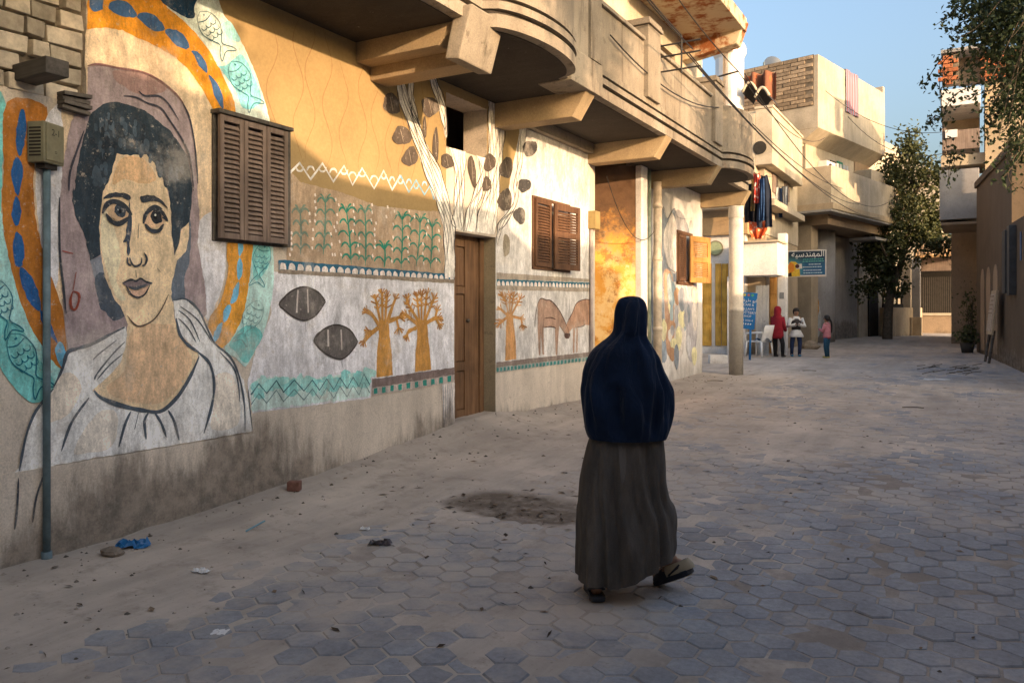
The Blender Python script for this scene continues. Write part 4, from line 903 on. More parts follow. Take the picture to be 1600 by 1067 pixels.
m = MB(); m.tube([(c.x, YS, c.z), (c.x, YS-.05, c.z)], .22, 20); m.build('rim', M_OLIVE, t); m = MB(); m.tube([(c.x, YS-.05, c.z), (c.x, YS-.06, c.z)], .18, 20); m.build('face', simple('clock_face', (.30, .36, .22), .5), t)
# white hood over the shop front
x0, x1, z0, z1 = yfeat(1158, 1215, 378, 431, 21.9)
box('shop_hood', (x0, 21.9, z0), (x1, 22.95, z1), M_WHITE, S, .015)
box('hood_shelf', (x0-.05, 21.82, z1), (x1+.06, 22.95, z1+.05), M_CREAM, S, .01)
m = MB(); m.box((-5.9, YS-.4, .2), (-5.75, YS-.001, z0-.001)); m.build('shop_pier', M_WHITE, S)
M_SHUT = plaster('grey_white_boards', (.52, .50, .47), (.3, .28, .25), .6, .4, .6)
for k in range(7):
    a = on_y(1181+k*2.9, 500, 22.5); b = on_y(1181+k*2.9+2.7, 500, 22.5)
    box('plank', (a.x, 22.48+.012*(k % 2), .35), (b.x, 22.52+.012*(k % 2), z0-.25), M_SHUT, S)
a = on_y(1203, 500, 22.8); b = on_y(1214, 434, 22.8); dd = box('door', (a.x, 22.75, .4), (b.x, 22.8, z0-.02), M_GOLDW, S)
for k in range(4): box('panel', (a.x+.03, 22.73, .55+k*.5), (b.x-.03, 22.76, .55+k*.5+.42), M_GOLDW, dd, .006)
a = on_y(1215, 500, 22.8); b = on_y(1228, 434, 22.8); box('shop_pillar', (a.x, 22.8, .2), (b.x, 23.1, 3.72), M_WHITE, S, .01)
t = thing('paper_notice', 'small printed notice pasted on the white shop pillar', 'notice', (b.x-.1, 22.79, 1.9)); q0 = on_y(1218, 467, 22.79); q1 = on_y(1225, 457, 22.79); box('sheet', (q0.x, 22.788, q0.z), (q1.x, 22.798, q1.z), simple('grey_print', (.22, .23, .24), .7, .5, 60), t)
m = MB(); m.box((-5.5, 22.87, -.2), (-5.0, 27.6, 3.71)); m.build('side_wall', M_CREAM2, S)
# box balcony
bx0 = on_y(1180, 200, 22.2).x; bx1 = on_y(1207, 200, 22.2).x; zt = on_y(1207, 168, 22.2).z; zb = on_y(1207, 256, 22.2).z
m = MB(); m.box((bx0, 22.2, zb), (bx1, 26.6, zt)); m.build('balcony_box', M_CREAM, S, .015)
box('balcony_rail', (bx0-.02, 22.17, zt), (bx1+.03, 26.63, zt+.07), M_CREAM, S, .01)
m = MB(); m.box((-7.2, 22.19, zb-.2), (bx0-.002, 22.6, zt-.1)); m.build('balcony_side', M_CREAM, S, .01)
box('lower_slab', (-7.2, 22.1, 4.42), (-4.6, 26.6, 4.6), M_CREAM, S, .01)
c = on_y(1187, 231, 22.18); m = MB(); m.tube([(c.x, 22.19, c.z), (c.x, 22.175, c.z)], .18, 20); m.build('vent_hole', M_DARK, S)
# roof clutter: awnings and poles
t = thing('patterned_awning', 'red and black patterned cloth awning on the roof terrace', 'awning', (-6, 27, 9))
n = NT('red_pattern'); vz = n.n('ShaderNodeTexVoronoi'); vz.inputs['Scale'].default_value = 2.2; n.l(n.pos, vz.inputs['Vector']); M_REDP = n.done(n.mix(n.ramp(vz.outputs['Distance'], .25, .3), (.46, .12, .05), (.20, .085, .05)), .9)
a = on_y(1164, 106, 27.0); b = on_y(1212, 150, 27.0); m = MB(); nn = 14
m.loft([[(a.x+(b.x-a.x)*i/nn, 27.0+.25*math.sin(i*1.1), zz+.12*math.sin(i*.9)*k) for i in range(nn+1)] for k, zz in ((0, a.z-.25), (.5, (a.z+b.z)/2), (1, b.z))], False, False); m.build('cloth', M_REDP, t, smooth=True)
t = thing('dark_canopy', 'sagging dark cloth canopy between two white arched ribs on the balcony', 'canopy', (-5.6, 23.5, 7.2))
a = on_y(1160, 152, 23.8); b = on_y(1196, 165, 23.8); m = MB()
for k in range(2):
    x0 = a.x+(b.x-a.x)*k*.55; m.loft([[(x0+.62*i/10*abs(b.x-a.x), 23.8+d, a.z+.1-.2*k+.26*math.sin(math.pi*i/10)) for i in range(11)] for d in (0, 1.4)], False, False)
m.build('cloth', simple('dark_cloth', (.035, .033, .034), .9), t, smooth=True)
m = MB()
for k in range(2):
    x0 = a.x+(b.x-a.x)*k*.55; m.tube([(x0+.62*i/10*abs(b.x-a.x), 23.78, a.z+.14-.2*k+.26*math.sin(math.pi*i/10)) for i in range(11)], .04, 8)
m.build('rib', M_CREAM, t, smooth=True)
t = thing('water_tank', 'white plastic roof tank peeking over the balcony end', 'tank', (-7.5, 24.2, 9)); c = on_y(1140, 82, 24.2); m = MB(); m.ell((c.x, 24.2, c.z), .5, .5, .4, 20, 12); m.build('shell', M_WHITEP, t, smooth=True); m = MB(); m.tube([(c.x, 24.2, 7.15), (c.x, 24.2, c.z-.1)], .42, 18); m.build('tank_body', M_WHITEP, t)

# ---- signs
M_TXT = simple('white_lettering', (.78, .78, .76), .6, .05)
Yh = 24.6; x0, x1, z0, z1 = yfeat(1228, 1291, 390, 433.5, Yh)
t = thing('hanging_sign', 'blue and yellow rectangular Arabic shop sign hanging out over the lane', 'sign', ((x0+x1)/2, Yh, z0))
m = MB(); m.box((x0, Yh, z0), (x1, Yh+.06, z1)); m.build('frame', simple('pale_frame', (.60, .58, .54), .5, .1), t, .01)
n = NT('sign_print'); sx = n.sep(); f = n.ramp(sx[0], x0+.2, x0+.6); c = n.mix(f, (.10, .36, .42), (.012, .10, .22)); c = n.mix(n.ramp(sx[2], z0+.25, z1-.1), c, (.015, .035, .06)); M_SGN = n.done(c, .5, None, .4)
box('panel', (x0+.03, Yh-.006, z0+.03), (x1-.03, Yh-.001, z1-.03), M_SGN, t)
wS = x1-x0; hS = z1-z0
def smk(name, pts, col, d): 
    m = MB(); m.poly([(x0+a*wS, Yh-d, z1-b*hS) for a, b in pts]); return m.build(name, simple('print_'+name, col, .5, .15, 20), t)
smk('printed_yellow_patch', [(.04, .98), (.05, .55), (.13, .40), (.24, .42), (.34, .55), (.36, .97)], (.62, .42, .05), .009)
smk('printed_orange_patch', [(.05, .60), (.10, .42), (.20, .5), (.22, .75), (.10, .88)], (.62, .22, .03), .011)
smk('printed_dark_patch', [(.05, .97), (.05, .85), (.14, .82), (.15, .97)], (.03, .02, .02), .012)
smk('printed_camera', [(.24, .52), (.40, .50), (.41, .68), (.26, .70)], (.60, .58, .55), .012)
m = MB(); c = (x0+.29*wS, Yh-.014, z1-.59*hS); m.tube([c, (c[0], c[1]-.004, c[2])], .06, 16); m.build('printed_lens', simple('lens_print', (.08, .03, .03), .4), t)
smk('printed_footer', [(.36, .99), (.36, .93), (.97, .93), (.97, .99)], (.6, .55, .5), .009)
text_mesh('arabic_name', '\ufe94\ufef4\ufeb3\ufeaa\ufee8\ufeec\ufee4\ufedf\ufe8d', .215, face_m((x0+.55*wS, Yh-.014, z1-.15*hS), (1, 0, 0), (1.05, 1.15)), M_TXT, t, .003)
for k, (cx, cz, w_, col) in enumerate(((.68, .34, .5, (.10, .42, .36)), (.68, .42, .52, (.12, .42, .36)), (.70, .53, .26, (.5, .6, .65)), (.64, .63, .5, (.5, .6, .66)), (.66, .75, .44, (.55, .62, .75)), (.66, .85, .44, (.5, .65, .7)))):
    m = MB(); q = 0; xx = x0+(cx-w_/2)*wS
    while xx < x0+(cx+w_/2)*wS:
        l = random.uniform(.02, .06); m.box((xx, Yh-.011, z1-cz*hS-.014), (min(xx+l, x0+.95*wS), Yh-.009, z1-cz*hS+.012)); xx += l+.015
    m.build('small_print', simple('print_line%d' % k, col, .5, .1), t)
m = MB(); m.tube([(x0-.35, Yh+.03, z1-.05), (x0, Yh+.03, z1-.05)], .02); m.tube([(x0-.35, Yh+.03, z0+.05), (x0, Yh+.03, z0+.05)], .02); m.build('arm', M_METAL, t)
# standing blue sign
Yb = 20.5; a = on_y(1157, 514, Yb); b = on_y(1181, 457, Yb); g0 = gz(b.x, Yb)
t = thing('pottery_sign', 'tilted blue board on a post advertising a pottery shop, beside the column', 'sign', (a.x+.2, Yb, g0))
M_BLUE = simple('sign_blue', (.015, .16, .42), .5, .12, 6, 0, .4); rt = Matrix.Rotation(R(5), 3, 'Y'); pv = ((a.x+b.x)/2, Yb, (a.z+b.z)/2)
m = MB(); m.box((a.x, Yb, a.z), (b.x, Yb+.03, b.z), rt, pv); m.build('board', M_BLUE, t, .004)
m = MB(); m.tube([((a.x+b.x)/2+.03, Yb+.04, g0-.1), ((a.x+b.x)/2+.06, Yb+.04, (a.z+b.z)/2)], .028); m.build('post', M_BLUE, t, smooth=True)
dirx = rt @ Vector((1, 0, 0)); upv = rt @ Vector((0, 0, 1)); hb = b.z-a.z; wb = b.x-a.x; cb = Vector(pv)
for nm, s, sz, fz in (('arabic_line', '\ufed1\ufeae\ufec1 \ufeee\ufe91\ufe8d', .12, .28), ('lettering', 'CAFE &', .085, .16), ('lettering', "ALLAH'S", .085, .05), ('lettering', 'POTTERY', .10, -.055), ('lettering', 'SHOP', .075, -.15), ('phone_number', '01 2526 4', .07, -.265)):
    o = cb+upv*(fz*hb)+Vector((0, -.017, 0)); M4 = Matrix(((dirx.x, upv.x, 0, o.x), (0, 0, -1, o.y), (dirx.z, upv.z, 0, o.z), (0, 0, 0, 1)))
    text_mesh(nm, s, sz*1.0, M4, M_TXT, t)
for k, (cc, dx) in enumerate((((.5, .45, .1), -.12), ((.45, .15, .12), -.02), ((.12, .4, .2), .08))):
    m = MB(); o = cb+upv*(.43*hb)+dirx*dx; m.tube([(o.x, Yb-.001, o.z), (o.x, Yb-.008, o.z)], .035, 10); m.build('logo_dot', simple('dot%d' % k, cc, .6), t)
m = MB()
for k in range(4): o = cb-upv*(.38*hb)+dirx*(-.1+k*.06); m.tube([(o.x, Yb-.001, o.z), (o.x+.02, Yb-.008, o.z+.03)], .016, 6)
m.build('motif', M_TXT, t)

# ---- white plastic armchair and the blue cloth on it
def plastic_chair(c, rot):
    t = thing('plastic_chair', 'white moulded plastic armchair outside the shop beside the blue sign', 'chair', (c[0], c[1], gz(c[0], c[1])))
    M = Matrix.Translation(t.location) @ Matrix.Rotation(rot, 4, 'Z')
    for sx in (-1, 1):
        for sy in (-1, 1):
            m = MB(M); m.tube([(sx*.27, sy*.26, 0), (sx*.23, sy*.22, .42)], [.022, .03], 8); m.build('leg', M_WHITEP, t, smooth=True)
    m = MB(M); m.box((-.25, -.24, .40), (.25, .24, .44)); m.build('seat', M_WHITEP, t, .015)
    m = MB(M); m.loft([[(-.25+.5*i/8, -.24-.10*k-.05*math.sin(math.pi*i/8), .44+.42*k) for i in range(9)] for k in (0, .5, 1)]+[[(-.25+.5*i/8, -.21-.10*k-.05*math.sin(math.pi*i/8), .44+.42*k) for i in range(9)] for k in (1, .5, 0)], False, False); m.build('backrest', M_WHITEP, t, smooth=True)
    for s in (-1, 1): m = MB(M); m.tube(curve([(s*.26, .24, .42), (s*.28, .22, .62), (s*.28, 0, .65), (s*.25, -.26, .66)], 4), .024, 8); m.build('armrest', M_WHITEP, t, smooth=True)
    return t
pc = at_t(1186, 557, 21.4); ch = plastic_chair((pc.x, pc.y), R(70))
m = MB(); 
c = Vector((pc.x+.12, pc.y-.1, gz(pc.x, pc.y)+.44)); m.loft([[(c.x+(-.2+.4*i/8), c.y+d, c.z+.03+.05*math.sin(i*1.3+d*9)-(.18*max(0, d) if d > .1 else 0)) for i in range(9)] for d in (-.16, -.05, .06, .18, .2)], False, False)
link('folded_cloth', m.mesh('folded_cloth', smooth=True), simple('blue_cloth', (.10, .16, .24), .9), label='blue-grey cloth dropped over the white plastic armchair', cat='cloth')
# white crate by the yellow doors
c = at_t(1122, 571, 19.0); t = thing('white_crate', 'low white trough-shaped crate below the yellow doors', 'crate', (c.x, c.y, gz(c.x, c.y)))
m = MB(); zz = gz(c.x, c.y); M = Matrix.Translation((c.x, c.y, zz)) @ Matrix.Rotation(R(25), 4, 'Z'); m.M = M
for a, b in (((-.2, -.12, 0), (.2, .12, .03)), ((-.21, -.14, 0), (.21, -.11, .2)), ((-.21, .11, 0), (.21, .14, .2)), ((-.21, -.11, 0), (-.18, .11, .2)), ((.18, -.11, 0), (.21, .11, .2))): m.box(a, b)
m.build('tray', M_WHITE, t, .006)

# ---- laundry on the balcony line
LN = []
def garment(name, label, px0, px1, py0, py1, Y, col, pts=None, grp='laundry hung from the balcony'):
    a = on_y(px0, py1, Y); b = on_y(px1, py0, Y); wd = b.x-a.x; m = MB(); nu = 10; nv = 10; rr = random.Random(name+label)
    ph = rr.uniform(0, 6)
    for side in (0, .025):
        m.loft([[(a.x+wd*(.5+(i/nu-.5)*(1 if pts is None else np.interp(j/nv, pts[0], pts[1]))), Y+side+.05*math.sin(i*1.4+ph)*(.4+j/nv)+.03*math.sin(i*.6+j*.5), b.z+(a.z-b.z)*j/nv-.04*math.sin(math.pi*i/nu)*(1 if j == 0 else 0)) for i in range(nu+1)] for j in range(nv+1)], False, False)
    n = NT(name+'_'+label[:8]); 
    if isinstance(col[0], tuple):
        v = n.n('ShaderNodeTexVoronoi'); v.inputs['Scale'].default_value = 9; n.l(n.pos, v.inputs['Vector']); cc = n.mix(n.ramp(v.outputs['Distance'], .3, .36), col[1], col[0])
    else: cc = n.gain(col, n.ramp(n.noise(7, 4), .3, .7, .8, 1.2))
    return link(name, m.mesh(name, smooth=True), n.done(cc, .9), label=label, cat='laundry', group=grp)
Yl = 21.4
garment('dark_dress', 'near-black garment hanging behind the red spotted cloth', 1163, 1184, 284, 348, Yl+.35, (.012, .012, .016))
garment('ochre_scarf', 'narrow ochre cloth hanging in the laundry', 1174, 1179, 276, 330, Yl+.1, (.35, .22, .08))
garment('spotted_scarf', 'red cloth with white spots hanging upper in the laundry', 1177, 1187, 270, 318, Yl-.1, ((.5, .05, .03), (.7, .62, .55)))
garment('navy_robe', 'wide navy-black robe hanging from the balcony rail', 1181, 1207, 272, 356, Yl, (.016, .022, .04), ((0, .3, 1), (.35, .8, 1.0)))
garment('blue_shirt', 'dark blue shirt hanging beside the navy robe', 1187, 1194, 278, 345, Yl-.15, (.02, .05, .13))
garment('orange_skirt', 'orange-red patterned skirt hanging lowest of the laundry', 1170, 1199, 344, 374, Yl+.05, ((.62, .10, .03), (.75, .40, .25)), ((0, .5, 1), (1, .95, .5)))
garment('white_shirt', 'white shirt hanging on the far side of the laundry', 1208, 1216, 292, 336, 24.0, (.6, .6, .58)); garment('navy_trousers', 'navy trousers hanging between two pale shirts', 1217, 1223, 292, 340, 24.0, (.02, .04, .10)); garment('grey_shirt', 'pale grey shirt hanging last on the laundry line', 1223, 1231, 290, 332, 24.0, (.34, .36, .38))
m = MB(); a = on_y(1160, 292, Yl); m.tube(sag(on_y(1166, 270, Yl), on_y(1207, 276, Yl), .03), .006, 6); m.tube(sag(on_y(1205, 290, 24.0), on_y(1233, 291, 24.0), .02), .006, 6)
link('clothes_line', m.mesh('clothes_line'), M_WIRE, label='thin clothes line carrying the laundry below the box balcony', cat='clothes line')

# ================================================================== CREAM CORNER HOUSE (turned 13 degrees)
hd = R(13); dS = Vector((math.sin(hd), math.cos(hd), 0)); dN = Vector((math.cos(hd), -math.sin(hd), 0))      # along the lane, out to the lane
K0 = Vector((-4.4, 28.0, 0)); MD = Matrix(((dS.x, dN.x, 0, K0.x), (dS.y, dN.y, 0, K0.y), (0, 0, 1, 0), (0, 0, 0, 1)))
Dh = thing('corner_house', 'tall cream house with brick parapet and overhanging top storey', 'house', (K0.x, K0.y, .4))
def dbox(name, a, b, mat, parent=None, bevel=0): m = MB(MD); m.box(a, b); return m.build(name, mat, parent or Dh, bevel)
dbox('wall', (0, -10, -.2), (6, -1.6, 5.0), M_CREAM2); dbox('ground_pier', (-.0, -1.599, -.2), (.55, -.25, 4.7), M_CREAM2)
dbox('side_pier', (.0, -3.2, 0), (1.2, -1.598, 4.7), M_GREYC)
dbox('upper_wall', (0, -10, 5.0), (6.0, -.45, 7.6), M_CREAM)
dbox('top_storey', (-.35, -10, 7.6), (6.1, .12, 9.45), M_CREAM, bevel=.02); dbox('roof_parapet', (-.34, -.1, 9.451), (6.09, .11, 10.0), M_CREAM); dbox('parapet_end', (5.9, -.3, 10.0), (6.09, .105, 10.25), M_CREAM)
# brick faced gable towards the camera
bw = dbox('brick_gable', (-.37, -9.9, 8.35), (-.351, -.02, 10.02), M_MORTAR)
Mi = MD; invD = Dh.matrix_basis.inverted(); BT = MB(); BT.box((-.24, -.02, -.055), (.24, .02, .055)); BTm = BT.mesh('brick', bevel=.008); BTm.materials.append(simple('buff_brick', (.33, .25, .17), .95, .3, 9, .5, .1, objvar=.25)); BTr = BTm.copy(); BTr.materials.clear(); BTr.materials.append(M_BRICKR)
for r in range(13):
    for k in range(11):
        u = -.3-k*.51-(.25 if r % 2 else 0)
        o = bpy.data.objects.new('brick', BTr if u < -3.4+.4*math.sin(r) else BTm); COL.objects.link(o); o.parent = bw
        o.matrix_basis = MD @ Matrix.Translation((-.375+random.uniform(-.008, .008), u, 8.42+r*.127)) @ Matrix.Rotation(math.pi/2, 4, 'Z')
m = MB(MD); m.prism([(-.35, .12, 7.6), (-.35, -.45, 7.2), (-.35, -.6, 7.2), (-.35, -.6, 7.6)], (6.4, 0, 0)); m.build('ledge', M_CREAM, Dh)
m = MB(MD); m.prism([(-1.0, -2.6, 7.1), (0, -2.6, 7.1), (0, -2.6, 7.65), (-1.0, -2.6, 7.5)], (0, 2.1, 0)); m.build('side_ledge', M_CREAM, Dh, .02)
# first floor balcony
for a, b in (((-.55, .55, 5.05), (5.9, .67, 6.25)), ((-.67, -2.4, 5.05), (-.55, .67, 6.25)), ((5.9, -.45, 5.05), (6.0, .67, 6.25))): dbox('balcony_parapet', a, b, M_CREAM, bevel=.01)
dbox('balcony_slab', (-.7, -2.45, 4.85), (6.0, .74, 5.049), M_CREAM2, bevel=.01); dbox('balcony_rim', (-.73, -2.48, 4.78), (6.0, .70, 4.848), M_GREYC)
dbox('soffit_beam', (0, -1.6, 4.45), (6, .3, 4.78), M_MUD)
# round stair tower with the painted ogive, low block, mural panels
m = MB(MD); m.tube([(2.2, -1.1, -.1), (2.2, -1.1, 4.5)], .75, 28); m.build('round_tower', plaster('tower_plaster', (.42, .39, .36), (.28, .25, .22), .6, .5, 1.0), Dh, smooth=True)
dbox('lane_wall', (2.9, -1.7, -.1), (6.0, -.9, 4.4), plaster('lane_plaster', (.36, .33, .30), (.2, .18, .16), .58, .8, 1.4))
TW = MD @ Vector((2.2, -1.1, 0))
def tower_patch(name, pts, col, off):
    """paint wrapped on the round tower: pts in angle (rad from the view axis) and height"""
    m = MB(); m.col = col; ax = math.atan2(-TW.y, -TW.x); r = .75+off; m.poly([(TW.x+r*math.cos(ax+a), TW.y+r*math.sin(ax+a), z) for a, z in pts]); return m.build(name, M_PAINT, Dh)
ov = lambda ra, rz_, z0, k=14: [(ra*math.sin(2*math.pi*i/k), z0+rz_*math.cos(2*math.pi*i/k)) for i in range(k)]
tower_patch('painted_ogive', ov(.34, .78, 1.25), C(178, 176, 170), .09); tower_patch('painted_flame', ov(.24, .6, 1.75), C(176, 124, 44), .10); tower_patch('painted_flame_core', ov(.12, .4, 1.55), C(170, 166, 158), .11)
box_t = MB(); ax = math.atan2(-TW.y, -TW.x); box_t.box((-.02, -.16, 0), (.04, .16, .95)); box_t.M = Matrix.Translation((TW.x+.75*math.cos(ax), TW.y+.75*math.sin(ax), 2.75)) @ Matrix.Rotation(ax, 4, 'Z'); box_t.build('slit_window', simple('green_paint', (.05, .12, .10), .6), Dh)
a = MB(MD); a.box((-.03, -2.75, 1.2), (-.001, -2.2, 3.0)); 
PD = MB(MD); PD.col = C(108, 116, 134); PD.poly([(-.02, -2.55, 2.9), (-.02, -2.3, 2.2), (-.02, -2.45, 1.5), (-.02, -2.65, 1.4), (-.02, -2.75, 2.2)]); PD.build('painted_vessel', M_PAINT, Dh)
# openings: green shutter, loggia, boxes
dbox('green_shutter', (2.7, -.449, 5.9), (3.2, -.40, 7.0), simple('shutter_green', (.03, .22, .14), .6), bevel=.01); dbox('window_recess', (2.1, -.449, 5.95), (2.68, -.43, 6.95), M_DARK)
dbox('loggia_recess', (4.4, -.449, 5.4), (5.9, -.42, 7.3), M_MUD); dbox('loggia_parapet', (4.35, -.445, 6.3), (5.95, .2, 6.85), M_CREAM, bevel=.01)
dbox('canopy_slab', (3.9, -.44, 4.2), (5.9, .5, 4.3), M_GREYC)
dbox('air_box', (-.55, -2.1, 3.9), (-.01, -1.3, 4.6), M_CREAM, bevel=.02); dbox('air_shelf', (-.8, -3.2, 3.3), (-.01, -.4, 3.42), M_CREAM, bevel=.01)
t = thing('striped_rug', 'pink and blue striped rug airing over the roof parapet', 'rug', tuple(MD @ Vector((2.7, .12, 8.6))))
n = NT('rug_stripes'); wv = n.n('ShaderNodeTexWave'); wv.inputs['Scale'].default_value = 2.2; wv.bands_direction = 'Y'; n.l(n.pos, wv.inputs['Vector']); M_RUG = n.done(n.mix(n.ramp(wv.outputs[0], .35, .6), (.36, .13, .14), (.25, .26, .34)), .95)
m = MB(MD); m.loft([[(2.0+1.25*i/10, .14+.03*math.sin(i)+d, z) for i in range(11)] for d, z in ((-.35, 10.03), (0, 10.04), (.015, 9.6), (.02, 9.1), (.01, 8.55))], False, False); m.build('cloth', M_RUG, t, smooth=True)
t = thing('window_laundry', 'white and green washing on a small rail outside the upper window', 'laundry', tuple(MD @ Vector((2.2, 0, 6)))); m = MB(MD)
for k in range(4): m.box((1.75+k*.25, -.1+.02*k, 5.95-.1*(k % 2)), (1.93+k*.25, -.08+.02*k, 6.75))
m.build('cloth', simple('pale_washing', (.55, .55, .52), .9, .3), t)

Eh = thing('rear_house', 'plain cream house beyond the corner house, half hidden by the tree', 'house', tuple(MD @ Vector((8, -1, .5))))
dbox('wall', (6.2, -10, -.2), (10.8, -.9, 8.3), M_CREAM, Eh); dbox('parapet', (6.15, -10, 8.3), (10.9, -.8, 8.75), M_CREAM, Eh, .02); dbox('door_recess', (7.2, -.899, .5), (8.3, -.85, 2.8), M_DARK, Eh)
for k in range(3): dbox('window', (6.6+k*1.4, -.899, 5.2), (7.3+k*1.4, -.86, 6.5), M_BROWNW, Eh)
t = thing('distant_house', 'pale cream house wall rising far beyond the lane end', 'house', (-5, 52, .6)); box('wall', (-12, 50, 0), (-1.55, 58, 9.2), M_CREAM, t); m = MB(); m.prism([(-12, 50, 9.2), (-1.55, 50, 9.2), (-3.2, 50, 10.4), (-6.5, 50, 11.2), (-12, 50, 11.2)], (0, 8, 0)); m.build('gable', M_CREAM, t)
# low garden wall with a rail, at the foot of the tree
t = thing('garden_wall', 'low cream garden wall with a dark wooden rail on top near the tree', 'wall', (-2.4, 35.6, .55))
a = at_t(1374, 520, 32.5); b = at_t(1432, 520, 34.5); M = frame_m((a.x, a.y, .3), (b.x-a.x, b.y-a.y, 0)); ln = math.hypot(b.x-a.x, b.y-a.y)
m = MB(M); m.box((0, 0, 0), (ln, .25, 1.45)); m.build('wall', M_CREAM2, t, .02); m = MB(M); m.box((.1, .05, 1.45), (ln*.55, .12, 1.6)); m.box((.1, .05, 1.85), (ln*.55, .12, 1.97))
for k in range(5): m.box((.1+k*ln*.12, .06, 1.5), (.18+k*ln*.12, .11, 1.9))
m.build('rail', M_DARK, t)
for px0, px1, top in ((1408, 1423, 395), (1424, 1438, 405)):
    a = at_t(px0, 520, 33.8); b = at_t(px1, top, 33.8)
    t = thing('gate_pillar', 'pale plastered gate pillar %s' % ('just right of the tree trunk' if px0 == 1408 else 'with a painted swirl beside the roofed gate'), 'pillar', (a.x, a.y, .5)); box('shaft', (a.x, a.y, .2), (b.x, a.y+.4, b.z), M_CREAM if px0 == 1408 else M_GREYC, t, .02)
    box('pillar_base', (a.x-.06, a.y-.06, .2), (b.x+.06, a.y+.46, 1.35), M_CREAM2, t, .02)

# ================================================================== roofed gate closing the lane
T0 = 37.0
Gt = thing('gate_house', 'roofed entrance with dark railings and sunlit tile eaves closing the lane', 'gate', (-1.2, 42, .6))
def tb(px0, px1, py0, py1, t0, d, name, mat, parent=Gt, bevel=0):
    a = at_t(px0, py1, t0); b = at_t(px1, py0, t0); return box(name, (a.x, a.y, a.z), (b.x, a.y+d, b.z), mat, parent, bevel)
tb(1436, 1502, 492, 524, T0, .35, 'low_wall', M_MUD); tb(1436, 1500, 489, 493, T0-.05, .5, 'wall_coping', M_CREAM); tb(1492, 1505, 424, 526, T0-.1, .5, 'pillar', M_CREAM, bevel=.02); tb(1430, 1510, 404, 424, T0, .35, 'lintel', M_BROWNW); tb(1440, 1492, 414, 422, T0-.02, .02, 'name_board', simple('yellow_board', (.55, .38, .13), .6), Gt); tb(1430, 1510, 400, 524, T0+4, .3, 'rear_wall', simple('deep_shade_boards', (.012, .010, .008), .9))  # rear wall near-black, its colour standing in for the shaded gate inside
a = at_t(1428, 402, T0-.6); b = at_t(1512, 372, T0-.6); m = MB(); m.prism([(a.x, a.y, a.z), (a.x, a.y+2.5, b.z+.3), (a.x, a.y+5, a.z)], (b.x-a.x, 0, 0)); m.build('roof', M_OCHRE, Gt)
tm = MB(); tm.tube([(0, 0, 0), (0, 1.2, .5)], .075, 8); tme = tm.mesh('roof_tile'); tme.materials.append(simple('clay_tile', (.42, .27, .14), .9, .3, objvar=.3)); invG = Gt.matrix_basis.inverted()
for k in range(16):
    o = bpy.data.objects.new('roof_tile', tme); COL.objects.link(o); o.parent = Gt; o.matrix_parent_inverse = invG; o.location = (a.x+.08+k*(b.x-a.x)/16, a.y-.1, a.z+.02)
rl = MB(); rl.box((-.018, -.018, 0), (.018, .018, 1.75)); rme = rl.mesh('railing_bar'); rme.materials.append(simple('railing_iron', (.05, .042, .035), .6)); a = at_t(1440, 492, T0+.15); b = at_t(1492, 492, T0+.15)
for k in range(18):
    o = bpy.data.objects.new('railing_bar', rme); COL.objects.link(o); o.parent = Gt; o.matrix_parent_inverse = invG; o.location = (a.x+k*(b.x-a.x)/17, a.y, a.z)

# ================================================================== RIGHT SIDE OF THE LANE
F = thing('brick_topped_house', 'grey house with stacked balconies and a red brick top storey across the lane', 'house', (1, 29, .45))
def fb(px0, px1, py0, py1, Y, d, name, mat, bevel=0, parent=F):
    x0, x1, z0, z1 = yfeat(px0, px1, py0, py1, Y); return box(name, (x0, Y, z0), (x1, Y+d, z1), mat, parent, bevel)
box('wall', (.35, 28.0, -.2), (3.3, 30.6, 9.4), M_CREAM2, F)
fb(1468, 1530, 262, 344, 27.2, 3, 'balcony_box', M_GREYC, .02); fb(1470, 1532, 345, 352, 27.25, 3, 'balcony_slab', M_MUD); fb(1472, 1531, 200, 236, 27.4, .12, 'balcony_parapet', M_BROWNW, .01); fb(1472, 1478, 200, 236, 27.52, 2.5, 'balcony_cheek', M_BROWNW)
fb(1477, 1496, 202, 216, 27.33, .05, 'white_panel', M_WHITEP); fb(1470, 1532, 134, 168, 27.2, 3.2, 'white_storey', M_WHITE, .02); fb(1472, 1531, 168, 262, 29.3, .2, 'balcony_back', M_CREAM2); fb(1470, 1560, 236, 261, 28.2, 2, 'lower_storey', M_CREAM, .01)
bs = fb(1472, 1498, 80, 134, 27.6, .3, 'brick_wall', M_MORTAR); bs2 = fb(1538, 1600, 70, 128, 27.9, .3, 'brick_wall', M_MORTAR); fb(1498, 1538, 78, 134, 28.3, .2, 'recess_wall', M_MUD); fb(1470, 1540, 74, 79, 27.5, 1.4, 'roof_slab', M_GREYC)
invF = F.matrix_basis.inverted(); RB2 = MB(); RB2.box((-.13, -.04, -.055), (.13, .04, .055)); RB2 = RB2.mesh('brick', bevel=.008); RB2.materials.append(M_BRICKR)
for par, p0, p1, q0, q1, Y in ((bs, 1472, 1498, 80, 134, 27.58), (bs2, 1538, 1600, 70, 128, 27.88)):
    x0, x1, z0, z1 = yfeat(p0, p1, q0, q1, Y); z = z0+.06; r = 0
    while z < z1-.03:
        x = x0+(.13 if r % 2 == 0 else .0)
        while x < x1-.1:
            o = bpy.data.objects.new('brick', RB2); COL.objects.link(o); o.parent = par; o.location = (x+.02, Y+random.uniform(-.012, .012), z); x += .275
        z += .128; r += 1
box('rear_wall', (-.6, 30.7, -.2), (.34, 37, 4.4), M_MUD, F)
